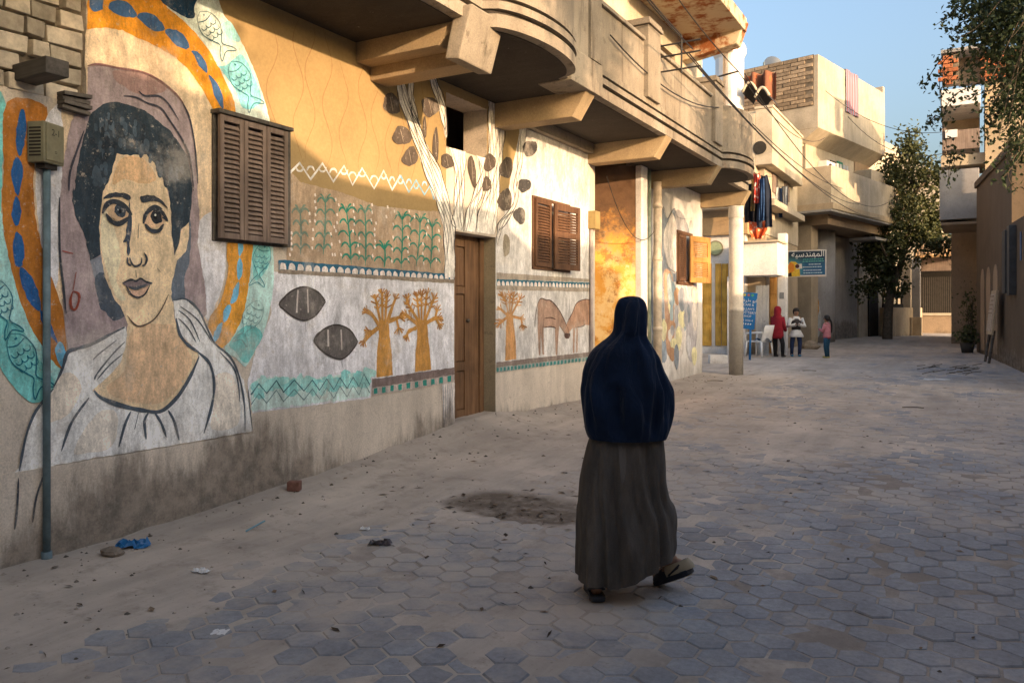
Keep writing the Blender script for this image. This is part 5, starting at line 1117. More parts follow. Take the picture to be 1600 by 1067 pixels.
# long ochre wall of the right-hand side, running into the picture
gA = Vector((1.38, 15.2, 0)); gB = Vector((.92, 19.2, 0)); gC = Vector((.12, 26.6, 0))
Gw = thing('right_house', 'long sand-coloured house front with arched niches at the right edge', 'house', (.5, 22.5, .3))
def along(a, b):
    d = (b-a).normalized(); return Matrix(((d.x, d.y, 0, a.x), (d.y, -d.x, 0, a.y), (0, 0, 1, 0), (0, 0, 0, 1))), (b-a).length   # second axis points to the right, behind the face
MG2, LG = along(gA, gC)
M_RW = plaster('brown_plaster', (.115, .083, .055), (.08, .058, .038), .58, .8, .9)
m = MB(MG2); m.box((0, 0, -.2), (5.6, 4, 3.5)); m.build('wall', M_RW, Gw); m = MB(MG2); m.box((5.601, .0, -.2), (LG, 5, 5.1)); m.build('tall_wall', M_RW, Gw); m = MB(MG2); m.box((5.58, -.06, 5.1), (LG+.02, 5, 5.28)); m.build('coping', M_RW, Gw, .02); m = MB(MG2); m.box((5.602, 1.2, 5.28), (9, 5, 7.0)); m.build('upper_wall', M_CREAM, Gw)
for u in (7.9, 9.1, 10.2):
    m = MB(MG2); pts = [(-.36, .5), (.36, .5), (.36, 2.3)]+[(.36*math.cos(a), 2.3+.42*math.sin(a)) for a in np.linspace(.2, math.pi-.2, 9)]+[(-.36, 2.3)]; m.prism([(u+x, -.012, z) for x, z in pts], (0, .02, 0)); m.build('arched_niche', M_MUD, Gw)
M_CAB = simple('dark_cabinet', (.05, .055, .06), .5)
for k, (u, w_, z0, z1, mt) in enumerate(((5.55, .42, 1.95, 3.35, M_CAB), (5.0, .30, 1.9, 3.4, M_CAB), (4.4, .1, 2.6, 3.2, None))):
    t = thing('wall_cabinet', ('dark tall metal cabinet with white door edge on the right-hand wall', 'dark metal cabinet nearest on the right-hand wall', 'small blue number plate at the picture edge on the right-hand wall')[k], 'cabinet' if k < 2 else 'plate', tuple(MG2 @ Vector((u, 0, z0))))
    m = MB(MG2); m.box((u, -.14 if k < 2 else -.02, z0), (u+w_, -.001, z1)); m.build('case' if k < 2 else 'plate', mt or simple('blue_plate', (.06, .12, .25), .5), t, .01)
    if k == 0: m = MB(MG2); m.box((u+w_, -.13, z0+.2), (u+w_+.06, -.02, z1-.1)); m.build('side_panel', M_WHITEP, t)
t = thing('leaning_board', 'pale framed notice board on two legs leaning against the right-hand wall', 'notice board', tuple(MG2 @ Vector((6.9, -.3, .35)))); rb_ = Matrix.Rotation(R(-6), 3, 'X')
m = MB(MG2); m.box((6.55, -.22, 1.0), (7.35, -.17, 2.05), rb_); m.build('frame', M_CREAM2, t, .01); m = MB(MG2); m.box((6.62, -.235, 1.08), (7.28, -.215, 1.97), rb_); m.build('panel', simple('pale_notice', (.40, .33, .26), .8, .3, 20), t)
for u in (6.62, 7.26): m = MB(MG2); m.tube([(u, -.32, .25), (u, -.2, 1.1)], .03); m.build('leg', M_OLDW, t)
m = MB(MG2)
for k in range(5): m.box((6.72, -.25, 1.9-k*.1), (6.7+random.uniform(.3, .52), -.236, 1.92-k*.1), rb_, (6.95, -.225, 1.525))
m.build('faded_print', simple('faded_ink', (.22, .16, .13), .8), t)
# houses and courtyard walls beside the photographer, on the right (unseen; they shade the lane, the tall one raised to darken the foreground)
for i, (y0, y1, h, x0, lab, up) in enumerate(((-16, -7.4, 7.5, 2.0, 'two-storey plastered house behind the photographer', 0), (-7.4, -1.3, 7.2, 1.9, 'tall unseen house beside the photographer, raised to darken the foreground', 0), (-1.3, 1.4, 4.25, 1.9, 'narrow single-storey plastered house beside the photographer', 0), (1.4, 4.9, 3.85, 1.9, 'low plastered house with parapet right of the walking person', 0), (4.9, 7.6, 4.05, 4.0, 'small plastered house before the gap on the right', 0), (8.85, 14.0, 3.3, 4.0, 'courtyard wall with coping before the right-hand house front', 1))):
    t = thing('unseen_lane_house' if not up else 'courtyard_wall', lab, 'house' if not up else 'wall', (x0, (y0+y1)/2, 0)); dp = (6, 2.4, 6, 6, 1.3, 6)[i] if not up else .4
    box('wall', (x0, y0+.01, -.2), (x0+dp, y1-.01, h), M_WHITE, t); box('coping', (x0-.06, y0+.012, h), (x0+dp+.05, y1-.012, h+.1), M_CREAM2, t, .015)
    if not up:
        box('door', (x0-.05, (y0+y1)/2-.5, -.05), (x0-.001, (y0+y1)/2+.5, 2.05), M_DOORW, t); box('window', (x0-.04, (y0+y1)/2+1.2, 1.2), (x0-.001, (y0+y1)/2+2.0, 2.2), M_BROWNW, t)
t = thing('courtyard_wall', 'lowest courtyard wall in the gap between two right-hand houses', 'wall', (4.0, 8.2, 0)); box('wall', (4.0, 7.61, -.2), (4.35, 8.84, 2.45), M_CREAM2, t)

# ================================================================== fittings on the far houses
def dish(label, c, r, az):
    t = thing('satellite_dish', label, 'satellite dish', tuple(c)); M = Matrix.Translation(c) @ Matrix.Rotation(az, 4, 'Z') @ Matrix.Rotation(R(58), 4, 'X'); m = MB(M)
    m.loft([[(r*f*math.cos(2*math.pi*k/18), r*f*math.sin(2*math.pi*k/18), .22*r*f*f+.5) for k in range(18)] for f in (.05, .35, .7, 1.0)], False); m.build('reflector', M_WHITEP, t, smooth=True)
    m = MB(); m.tube([Vector(c)-Vector((0, 0, .3)), Vector(c)+Vector((0, 0, .45))], .03, 8); m.build('mast', M_METAL, t)
dish('white satellite dish on the roof of the corner house', MD @ Vector((1.2, -2.5, 10.2)), .45, R(150)); dish('white satellite dish above the shop house roof', Vector((-6.6, 23.2, 7.4)), .42, R(150))
for k, (u, n_, z) in enumerate(((4.6, -.44, 5.3), (1.0, -.44, 6.2))):
    t = thing('air_conditioner', ('boxy air conditioner beside the loggia of the corner house', 'boxy air conditioner under the top storey of the corner house')[k], 'air conditioner', tuple(MD @ Vector((u, n_, z)))); m = MB(MD); m.box((u, n_+.002, z), (u+.8, n_+.32, z+.55)); m.build('case', M_WHITEP, t, .02)
    m = MB(MD); m.tube([(u+.3, n_+.325, z+.27), (u+.3, n_+.33, z+.27)], .2, 16); m.build('fan_grille', M_DARK, t)
m = MB(MD)
for u, z0, z1 in ((-.05, .2, 4.7),): m.tube([(u, -.9, z0), (u, -.9, z1)], .05, 8)
m.build('drainpipe', M_GREYC, Dh)
dbox('window', (-.03, -3.4, 6.0), (-.001, -2.7, 7.0), M_DARK); m = MB(MD); m.prism([(-.9, -3.6, 6.75), (-.0, -3.6, 7.15), (-.0, -3.6, 7.2), (-.9, -3.6, 6.8)], (0, 1.1, 0)); m.build('awning', M_CREAM2, Dh)
dbox('window', (.9, -.448, 5.9), (1.6, -.42, 6.1), M_BROWNW)
for k in range(2): box('window', (-4.979, 23.6+k*1.7, 5.0), (-4.95, 24.3+k*1.7, 6.2), M_BROWNW, S)

t = thing('unseen_lane_house', 'unseen plastered house added behind the photographer to darken the foreground', 'house', (-1.5, -7, 0)); box('wall', (-4.7, -10, -.2), (1.85, -4.2, 6.8), M_CREAM2, t); box('coping', (-4.69, -10.05, 6.8), (1.84, -4.12, 6.95), M_CREAM2, t, .015); box('door', (-2.0, -4.199, -.05), (-1.0, -4.15, 2.05), M_DOORW, t); box('window', (-3.9, -4.199, 1.1), (-3.0, -4.15, 2.1), M_BROWNW, t)  # unseen house added behind the camera to darken the foreground
# ================================================================== TREES
def leafmat(name, a, b):
    n = NT(name); g = n.n('ShaderNodeNewGeometry')
    c = n.mix(g.outputs['Random Per Island'], a, b); m = n.done(c, .55, None, .35)
    tr = n.n('ShaderNodeBsdfTranslucent'); n.l(n.gain(c, 1.3), tr.inputs[0]); mx = n.n('ShaderNodeMixShader'); mx.inputs[0].default_value = .12
    n.l(n.b.outputs[0], mx.inputs[1]); n.l(tr.outputs[0], mx.inputs[2]); n.l(mx.outputs[0], n.out.inputs[0]); return m
M_LEAF = leafmat('ficus_leaf', (.02, .038, .014), (.042, .062, .02)); M_LEAF2 = leafmat('citrus_leaf', (.03, .045, .016), (.10, .105, .035))
M_BARK = simple('bark', (.12, .095, .07), .95, .35, 12, .8, .1)
def leaves(pts, size, rs, droop=.3):
    """one folded leaf of two faces at every point"""
    N = len(pts); P = np.array(pts); V = np.zeros((N, 5, 3)); 
    d = rs.normal(size=(N, 3)); d[:, 2] -= droop*1.5; d /= np.linalg.norm(d, axis=1)[:, None]
    a = rs.normal(size=(N, 3)); s = np.cross(d, a); s /= np.linalg.norm(s, axis=1)[:, None]; nn = np.cross(s, d)
    L = size*(.7+.6*rs.rand(N))[:, None]; w = L*.30
    V[:, 0] = P; V[:, 1] = P+d*L*.5+s*w+nn*L*.10; V[:, 2] = P+d*L; V[:, 3] = P+d*L*.5-s*w+nn*L*.10; V[:, 4] = P+d*L*.5
    F = np.arange(N)[:, None]*5
    q = np.concatenate([F+np.array([0, 1, 2, 4]), F+np.array([0, 4, 2, 3])], 1).reshape(-1, 4)
    me = bpy.data.meshes.new('leaf'); me.from_pydata(V.reshape(-1, 3).tolist(), [], q.tolist()); return me
rs = np.random.RandomState(5)
# street tree at the bend
tp = at_t(1386, 527, 30.3); tg = gz(tp.x, tp.y)
t = thing('street_tree', 'slender dark-leaved tree leaning at the bend of the lane', 'tree', (tp.x, tp.y, tg))
def lp(px, py, d=0): return at_t(px, py, 30.3+d)
m = MB(); m.tube(curve([(tp.x, tp.y, tg-.2), lp(1388, 490), lp(1392, 455), lp(1403, 425), lp(1412, 395), lp(1418, 340), lp(1424, 280)], 4), [.2, .19, .18, .175, .17, .165, .16, .155, .15, .145, .14, .135, .13, .12, .115, .11, .1, .095, .09, .08, .07, .065, .06, .05, .04], 10)
for (a, b, c) in ((lp(1403, 425), lp(1385, 400, -.5), lp(1372, 370, -.8)), (lp(1412, 395), lp(1430, 370, .6), lp(1450, 350, .8)), (lp(1418, 340), lp(1400, 310, -.4), lp(1388, 280, .3)), (lp(1420, 310), lp(1440, 290, -.6), lp(1455, 270, -.6))): m.tube(curve([a, b, c], 4), [.08, .075, .07, .06, .055, .05, .045, .04, .03], 6)
m.build('trunk', M_BARK, t, smooth=True)
cl = []
for px, py, rx, rz, k in ((1420, 228, .55, .5, 8), (1405, 265, .9, .8, 14), (1440, 290, .9, .9, 14), (1395, 330, .8, .9, 14), (1430, 345, 1.1, .9, 18), (1450, 375, .6, .6, 8), (1410, 380, .9, .7, 12), (1385, 380, .6, .6, 8), (1378, 420, .5, .5, 6), (1392, 440, .45, .4, 6), (1365, 440, .4, .45, 5), (1460, 340, .4, .5, 5), (1372, 400, .5, .6, 7), (1360, 405, .3, .4, 3)):
    for j in range(k):
        v = rs.normal(size=3); v /= np.linalg.norm(v); r = rs.rand()**.4
        cl.append(np.array(at_t(px, py, 30.3))+v*r*np.array((rx*1.3, rx*1.3, rz*1.12)))
pts = []
for c in cl: pts += [c+rs.normal(size=3)*.21 for _ in range(95)]
link('crown', leaves(pts, .155, rs), M_LEAF2, t)
# overhanging tree, top right
t = thing('overhanging_tree', 'dark leafy tree branches hanging into view at the upper right corner', 'tree', (2.9, 11.4, .2))
m = MB(); m.tube(curve([(2.9, 11.4, 0), (2.85, 11.3, 1.6), (2.6, 11.1, 3.0), (2.0, 10.9, 4.4), (1.1, 10.7, 5.6), (.4, 10.6, 6.0)], 5), [.2-.006*i for i in range(26)], 10)
tw = []
limbs = [((2.0, 10.9, 4.4), (1.6, 11.8, 5.6), (.9, 12.4, 6.2)), ((1.5, 10.8, 5.1), (.9, 10.2, 5.4), (.25, 10.2, 5.3)), ((2.6, 11.1, 3.0), (1.8, 10.8, 4.2), (.9, 11.2, 4.6)), ((2.4, 11.0, 3.6), (3.2, 10.2, 5.0), (3.6, 9.6, 5.8)), ((1.1, 10.7, 5.6), (.5, 11.2, 5.5), (-.05, 11.2, 5.35))]
for l in limbs: m.tube(curve(l, 5), [.06-.004*i for i in range(11)], 7)
def twig(a, b, c):
    cv = curve([a, b, c], 6); tw.append(cv); m.tube(cv, [.009-.0005*i for i in range(len(cv))], 5, False)
def tpx(px, py, tt): return tuple(at_t(px, py, tt))
for (p0, p1, p2, tt) in (((1560, -40), (1500, 10), (1462, 40), 9.6), ((1570, -30), (1520, 20), (1480, 55), 9.9), ((1580, -20), (1530, 40), (1497, 60), 9.2), ((1590, 0), (1545, 50), (1505, 65), 10.2), ((1600, -20), (1560, 50), (1520, 62), 9.4),
                         ((1600, 40), (1560, 70), (1475, 80), 10.6), ((1610, 80), (1520, 95), (1470, 140), 10.0), ((1500, 80), (1472, 100), (1468, 150), 10.2), ((1475, 85), (1455, 115), (1444, 138), 10.3), ((1610, 100), (1540, 110), (1495, 125), 9.3), ((1610, 120), (1550, 140), (1500, 160), 9.6), ((1620, 140), (1570, 170), (1536, 190), 9.8), ((1530, 130), (1490, 150), (1472, 185), 10.1),
                         ((1470, 140), (1472, 190), (1480, 232), 10.2), ((1490, 235), (1485, 250), (1482, 275), 10.4), ((1620, 180), (1580, 215), (1560, 250), 9.2), ((1620, 200), (1590, 250), (1565, 280), 9.0), ((1520, 240), (1495, 245), (1480, 290), 10.3), ((1600, 220), (1575, 270), (1590, 300), 9.5), ((1580, 160), (1545, 200), (1535, 215), 9.7), ((1462, 180), (1455, 188), (1452, 196), 10.4),
                         ((1610, 20), (1590, 110), (1575, 200), 9.1), ((1620, 60), (1600, 160), (1592, 240), 9.3), ((1560, 0), (1560, 60), (1545, 110), 9.8), ((1600, -10), (1585, 60), (1570, 130), 10.0), ((1525, -20), (1535, 20), (1530, 50), 9.7)):
    twig(tpx(*p0, tt), tpx(*p1, tt), tpx(*p2, tt))
for k in range(210):
    x = rs.uniform(.60, 3.6); y = rs.uniform(9.6, 13.2); z = rs.uniform(4.2, 7.0)
    twig((x, y, z), (x-rs.uniform(-.3, .4), y+rs.uniform(-.3, .3), z-.3), (x-rs.uniform(-.3, .6), y+rs.uniform(-.4, .4), z-rs.uniform(.5, 1.2)))
m.build('trunk', M_BARK, t, smooth=True)
pts = []
for i, cv in enumerate(tw):
    k = 46 if i < 26 else 46
    for _ in range(k):
        f = rs.rand()**.7*(len(cv)-1); q = cv[int(f)].lerp(cv[min(int(f)+1, len(cv)-1)], f % 1); pts.append(np.array(q)+rs.normal(size=3)*(.05 if i < 26 else .1))
for px, py, s_, k in ((1590, 20, .36, 1500), (1570, 50, .32, 1000), (1598, 110, .34, 1100), (1602, 170, .27, 560), (1552, 15, .27, 800), (1582, 130, .22, 300), (1597, 230, .16, 220), (1535, 15, .18, 260), (1545, 75, .14, 140), (1500, 10, .12, 110), (1560, 170, .14, 110), (1520, 50, .12, 90)):
    c = np.array(at_t(px, py, 9.6))
    pts += [c+rs.normal(size=3)*np.array((s_*.6, s_, s_*.7)) for _ in range(k)]
link('crown', leaves(pts, .062, rs, .5), M_LEAF, t)
# trees standing in the yards on the right: their crowns dapple the mural wall
for (bx, by, top, wd, hh, k, lab) in ((6.2, 3.1, 7.2, 1.4, 1.3, 170, 'broad tree in the yard behind the low right-hand house'), (6.0, -2.3, 5.9, 1.5, 1.0, 60, 'spreading tree behind the house beside the photographer')):
    t = thing('yard_tree', lab, 'tree', (bx, by, 0)); m = MB(); m.tube(curve([(bx, by, -.1), (bx+.1, by, 2), (bx, by+.1, top-.8), (bx, by, top)], 4), [.17-.008*i for i in range(13)], 8); m.build('trunk', M_BARK, t, smooth=True)
    pts = []
    for j in range(k):
        v = rs.normal(size=3); v /= np.linalg.norm(v); c = np.array((bx, by, top))+v*rs.rand()**.4*np.array((wd, wd*1.1, hh)); pts += [c+rs.normal(size=3)*.2 for _ in range(55)]
    link('crown', leaves(pts, .12, rs), M_LEAF, t)
# plants at the right-hand wall
def shrub(label, c, h, wd, k, lsize, mat=M_LEAF2, name='potted_plant', pot=True):
    z = gz(c[0], c[1]); t = thing(name, label, 'plant', (c[0], c[1], z))
    if pot: mm = MB(); mm.tube([(c[0], c[1], z), (c[0], c[1], z+.28)], [.14, .19], 14); mm.build('pot', simple('dark_pot', (.05, .045, .04), .8), t, smooth=True)
    pts = [np.array((c[0], c[1], z+.3+h*.5))+rs.normal(size=3)*np.array((wd, wd, h*.3)) for _ in range(k)]; link('foliage', leaves(pts, lsize, rs), mat, t)
    mm = MB()
    for j in range(4): mm.tube([(c[0], c[1], z+.1), (c[0]+rs.uniform(-wd, wd), c[1]+rs.uniform(-wd, wd), z+.3+h*.8)], .012, 5)
    mm.build('stem', M_BARK, t)
c = at_t(1521, 552, 22.4); shrub('small green plant in a dark pot by the right-hand wall', (c.x-.15, c.y), .35, .13, 240, .12)
c = at_t(1517, 530, 25.5); shrub('tall dusty creeper growing against the far right-hand wall', (c.x, c.y), 1.5, .15, 350, .10, name='creeper', pot=False)
c = at_t(1448, 470, 34.5); 
# ================================================================== CABLES
wires = [((-3.4, 10.33, 5.1), tuple(MD @ Vector((.2, .7, 5.6))), .35, 'upper cable running from the balcony rack to the corner house'), ((-3.25, 10.33, 4.95), tuple(MD @ Vector((1.5, .75, 5.2))), .45, 'second cable running from the balcony rack to the corner house'), ((-3.15, 10.33, 4.77), tuple(MD @ Vector((3.5, .8, 4.9))), .5, 'third cable running from the balcony rack down the lane'),
         ((-3.3, 2.0, 6.6), (-3.35, 10.32, 5.2), .3, 'cable coming in overhead to the balcony rack'), ((-3.1, 2.0, 6.3), (-3.2, 10.33, 5.0), .35, 'lower cable coming in overhead to the balcony rack'), ((-3.5, 4.0, 7.2), (-3.3, 13.1, 5.45), .4, 'cable crossing above the round balcony'), ((-3.3, 13.1, 5.45), tuple(MD @ Vector((0, .2, 7.3))), .5, 'long cable from the balcony post to the corner house'),
         (tuple(MD @ Vector((.2, .15, 8.9))), (-.6, 27.4, 7.0), .5, 'cable crossing the sky between the corner house and the brick-topped house'), (tuple(MD @ Vector((2.2, .15, 8.4))), (-.6, 27.5, 6.4), .6, 'lower cable crossing the sky to the brick-topped house'), ((-3.6, 8.5, 4.7), (-3.56, 12.9, 4.85), .22, 'slack cable drooping along the balcony parapet'), ((-4.6, 10.72, 3.5), (-4.7, 13.0, 2.9), .45, 'thin cable drooping across the entrance recess'),
         ((-3.2, 13.1, 5.4), tuple(MD @ Vector((4.5, .8, 5.6))), .9, 'lowest long cable sagging in front of the cream house')]
for a, b, s, lab in wires:
    m = MB(); m.tube(sag(a, b, s, 24), .009 if 'thin' not in lab else .006, 5); link('cable', m.mesh('cable'), M_WIRE, label=lab, cat='cable', group='cables strung along the lane')

# ================================================================== PEOPLE
M_SKIN = simple('skin', (.26, .14, .085), .55, .08, 10, 0, .4)
def skinned(name, V, E, rad, M, mat, parent, sub=2):
    me = bpy.data.meshes.new('sk'); me.from_pydata([tuple(M @ Vector(v)) for v in V], E, []); o = bpy.data.objects.new('sk', me); COL.objects.link(o)
    o.modifiers.new('s', 'SKIN'); me.skin_vertices[0].data[0].use_root = True
    for i, r in enumerate(rad): me.skin_vertices[0].data[i].radius = (r, r) if not isinstance(r, tuple) else r
    sd_ = o.modifiers.new('d', 'SUBSURF'); sd_.levels = sub; sd_.render_levels = sub
    dg = bpy.context.evaluated_depsgraph_get(); res = bpy.data.meshes.new_from_object(o.evaluated_get(dg)); bpy.data.objects.remove(o)
    res.polygons.foreach_set('use_smooth', [True]*len(res.polygons)); res.name = name
    return link(name, res, mat, parent)
def shoe(parent, o, d, L, sole, upper, name='shoe', MM=None):
    """shoe at heel-toe centre o pointing along d"""
    d = Vector((d[0], d[1], 0)).normalized(); M = Matrix(((d.x, -d.y, 0, o[0]), (d.y, d.x, 0, o[1]), (0, 0, 1, o[2]), (0, 0, 0, 1)))
    if MM is not None: M = MM
    prof = [(-.5, .0), (-.48, .14), (-.38, .17), (-.15, .15), (.1, .17), (.3, .2), (.42, .17), (.49, .08), (.5, 0)]
    out = [(a*L, b*L) for a, b in prof]+[(a*L, -b*L) for a, b in prof[-2:0:-1]]
    s = MB(M); s.loft([[(x*k, y*k, z) for x, y in out] for k, z in ((.94, 0), (1, .006), (1, .022), (.95, .028))]); ob = s.build(name, sole, parent, smooth=False)
    m2 = MB(M); rings = []
    for i, (f, w_, hh) in enumerate(((-.02, .155, .30), (.12, .17, .27), (.26, .185, .21), (.38, .16, .15), (.46, .09, .09))):
        rings.append([(f*L, w_*L*math.cos(a), .024+hh*L*math.sin(a)) for a in np.linspace(0, math.pi, 9)])
    m2.loft(rings, False, False); m2.build('upper', upper, ob, smooth=True)
    m3 = MB(M); m3.tube([(-.02*L, .15*L, .03), (-.3*L, .15*L, .055), (-.44*L, .06*L, .075), (-.45*L, -.06*L, .075), (-.3*L, -.15*L, .055), (-.02*L, -.15*L, .03)], .008, 6); m3.build('heel_strap', sole, ob, smooth=True)
    return ob
# --- the walking woman, seen from behind
r_ = Vector((.8660254, .5, 0)); f_ = Vector((-.5, .8660254, 0)); TWN = 4.24; P0 = at_t(975, 0, TWN); P0.z = 0
Wm = thing('person', 'person in long navy veil and grey-brown skirt walking away up the lane', 'person', (P0.x, P0.y, gz(P0.x, P0.y)))
def wz(py): return EYE+(HZ-py)/FPX*TWN
def ws(px): return (px-975)/FPX*TWN
def wpos(s, f, z): q = P0+r_*s+f_*f; return Vector((q.x, q.y, z))
n = NT('navy_jersey'); c = n.gain((.0075, .017, .042), n.ramp(n.noise(3, 5), .3, .7, .75, 1.3)); wvn = n.noise(220, 2, .5); M_NAVY = n.done(c, .88, n.bump(wvn, .25, .002, n.bump(n.noise(4.5, 4, .6, n.scaled((1.4, 1.4, .55)), 1.2), .7, .05)), .12); M_NAVY.node_tree.nodes['Principled BSDF'].inputs['Sheen Weight'].default_value = .05
n = NT('brown_wool'); c = n.gain((.108, .096, .084), n.ramp(n.noise(4, 6, .7, n.scaled((1, 1, .3))), .3, .7, .65, 1.35)); c = n.gain(c, n.ramp(n.noise(260, 2, .6), .3, .7, .9, 1.1)); M_WOOL = n.done(c, .95, n.bump(n.noise(14, 5, .7, n.scaled((1, 1, .12))), .5, .02), .1)
HG = wz  # heights from pixels
g0 = gz(P0.x, P0.y)
lf = at_t(931, 934, 4.19); rf = at_t(1046, 893, 4.47)
V = [(0, .05, .92), (0, .04, 1.15), (0, .03, 1.32), (0.01, .02, 1.42), (0.02, .03, 1.50), (-.10, .03, .86), (-.12, .1, .5), (-.152, -.03, .11), (-.152, .10, .05), (.10, .06, .86), (.13, .12, .5), (.17, .06, .16), (.15, .12, .09), (-.12, .03, 1.24), (-.15, .02, 1.02), (-.10, .10, .95), (.13, .03, 1.24), (.16, .05, 1.02), (.10, .12, .95)]
E_ = [(0, 1), (1, 2), (2, 3), (3, 4), (0, 5), (5, 6), (6, 7), (7, 8), (0, 9), (9, 10), (10, 11), (11, 12), (2, 13), (13, 14), (14, 15), (2, 16), (16, 17), (17, 18)]
rad = [.11, .10, .085, .05, .065, .08, .055, .034, .03, .08, .055, .034, .03, .04, .035, .03, .04, .035, .03]
MW = Matrix(((r_.x, f_.x, 0, P0.x), (r_.y, f_.y, 0, P0.y), (0, 0, 1, 0), (0, 0, 0, 1)))
skinned('body', V, E_, rad, MW, M_SKIN, Wm)
def cloth_loft(name, rows, mat, fold, na=208, sub=8, hem=None, thick=.0, close_top=True):
    """rows: (py, left px, right px, half depth, depth offset), refined by spline; fold(theta, v, z) pushes the cloth out"""
    cv = catmull([(a, b, c, d, e) for a, b, c, d, e in rows], sub); rings = []
    for j, (py, xl, xr, b, off) in enumerate(cv):
        v = j/(len(cv)-1); s0 = (ws(xl)+ws(xr))/2; a = (ws(xr)-ws(xl))/2; ring = []
        for k in range(na):
            th = 2*math.pi*k/na; ct, st = math.cos(th), math.sin(th); e = .86
            cx = math.copysign(abs(ct)**e, ct); sx = math.copysign(abs(st)**e, st); fo = fold(th, v)
            s = s0+(a+fo)*cx; f = off+(b+fo)*sx; z = wz(py)
            if hem: z = hem(s, v, z)
            ring.append(wpos(s, f, z))
        rings.append(ring)
    m = MB(); m.loft(rings, False); 
    if close_top: m.face([i for i in range(na)][::-1])
    # turned-in hem
    last = rings[-1]; c0 = sum(last, Vector())/na; m.loft([last, [p.lerp(c0, .06)+Vector((0, 0, .012)) for p in last], [p.lerp(c0, .1)+Vector((0, 0, .08)) for p in last]], False)
    return m.build(name, mat, Wm, smooth=True)
def veil_fold(th, v):
    back = max(0., -math.sin(th)); k = min(1, max(0, (v-.22)/.5))
    d = .010*math.sin(5*th+9*v+1)+.009*math.sin(9*th-12*v)*k+.007*math.sin(17*th+5*v)*k*k
    d += .014*math.exp(-((math.cos(th)-.55+.5*v)/.10)**2)*k*back                   # fold falling from the right shoulder
    d -= .012*math.exp(-((math.cos(th)-.30+.1*v)/.07)**2)*k*back
    d += .010*math.exp(-((math.cos(th)+.25+.35*v)/.09)**2)*k*back
    fade = 1-.75*min(1, max(0, (v-.82)/.14)); side = 1-.65*abs(math.cos(th))**3
    return (1.45*d*side+.012*(float(vnoise(th*3+7, v*9))-.5)*k)*fade
cloth_loft('veil', [(462.6, 985, 989, .006, .02), (463.4, 979, 995, .030, .02), (465.2, 973, 1000, .055, .02), (469, 967.5, 1004.5, .078, .02), (476, 963.5, 1008, .096, .02), (488, 961, 1010, .108, .02), (503, 960.5, 1010, .108, .015), (517, 959, 1010, .105, .01), (526, 953, 1011, .105, .01), (535, 942, 1016, .112, .005), (546, 930, 1023, .125, 0), (560, 921, 1031, .138, 0), (578, 913, 1037, .15, 0), (596, 909, 1044, .165, 0), (610, 907.5, 1048, .172, 0), (630, 909, 1048, .18, 0), (650, 911, 1048, .19, .01), (666, 913, 1046, .19, .01), (676, 916, 1043.5, .188, .01), (683, 919, 1041, .186, .01)], M_NAVY, veil_fold)
def skirt_fold(th, v):
    back = max(0., -math.sin(th)); c = math.cos(th); g = min(1, v*2.2); d = .005*math.sin(11*th+2*v)*v+.008*math.sin(6*th+4*v)*v
    for c0, dr, w_, am in ((-.86, .12, .05, .016), (-.66, .20, .05, -.020), (-.50, .22, .06, .024), (-.30, .22, .05, -.018), (-.12, .20, .06, .018), (.06, .26, .05, -.016), (.24, .30, .06, .026), (.42, .30, .05, -.022), (.60, .20, .06, .022), (.80, .1, .05, -.014)):
        d += am*math.exp(-((c-c0-dr*(v-.3)+.03*math.sin(5*v+c0*7))/w_)**2)*g*back
    return d+.012*(float(vnoise(th*4, v*5+3))-.5)+.008*(float(vnoise(th*7+v*6, v*14))-.5)*v
def hem(s, v, z):
    if v < .45: return z
    k = (v-.45)/.55; rise = max(0., (s+.05)/.30)*.135
    return z+rise*k
cloth_loft('skirt', [(672, 926, 1034, .15, .02), (690, 919, 1037, .165, .02), (720, 912, 1040, .175, .03), (755, 908, 1042, .185, .04), (785, 906, 1047, .19, .04), (810, 904, 1054, .20, .04), (840, 903, 1057, .215, .04), (870, 902, 1057, .22, .04), (904, 902, 1056, .22, .04)], M_WOOL, skirt_fold, hem=hem, close_top=False)
m = MB(); zz = [wz(687), wz(704), wz(726), wz(743)]
m.loft([[wpos(ws(966+dx*(1-.12*i)), -.148-.014*i-.006*math.cos(j), z) for j, dx in enumerate((-6, -2, 2, 7))] for i, z in enumerate(zz[:-1])]+[[wpos(ws(965+dx*.3), -.186, zz[-1]) for dx in (-6, -2, 2, 7)]], False, False); m.build('sash', M_WOOL, Wm, smooth=True)
M_SOLE = simple('dark_sole', (.03, .033, .042), .6); M_BEIGE = simple('beige_suede', (.42, .35, .24), .8, .15)
shoe(Wm, (lf.x+f_.x*.06, lf.y+f_.y*.06, gz(lf.x, lf.y)+.006), tuple(f_+r_*-.05), .25, M_SOLE, M_SOLE)
toe = at_t(1027, 896, 4.40); toe.z = gz(toe.x, toe.y)+.004; heel = toe+r_*.155-f_*.13+Vector((0, 0, .105))
dv = (toe-heel).normalized(); sv = Vector((0, 0, 1)).cross(dv).normalized(); uv = dv.cross(sv); ct = (toe+heel)/2
MR = Matrix(((dv.x, sv.x, uv.x, ct.x), (dv.y, sv.y, uv.y, ct.y), (dv.z, sv.z, uv.z, ct.z), (0, 0, 0, 1)))
sb = shoe(Wm, (0, 0, 0), (1, 0), .25, M_SOLE, M_SOLE, MM=MR)
m = MB(MR); m.loft([[(-.125*f*math.cos(a)+(-.03 if f > .9 else -.035), .043*f*math.sin(a)*1.0, .026+h) for a in np.linspace(-1.9, 1.9, 15)] for f, h in ((1.0, 0), (1.0, .022), (.93, .042), (.84, .054))], False, False); m.build('heel_cup', M_BEIGE, sb, smooth=True)
m = MB(MR); m.loft([[(-.115*f*math.cos(a)-.035, .04*f*math.sin(a), -.004) for a in np.linspace(-3.14, 3.1, 18)] for f in (1.0, .05)], False); m.build('heel_pad', M_BEIGE, sb)
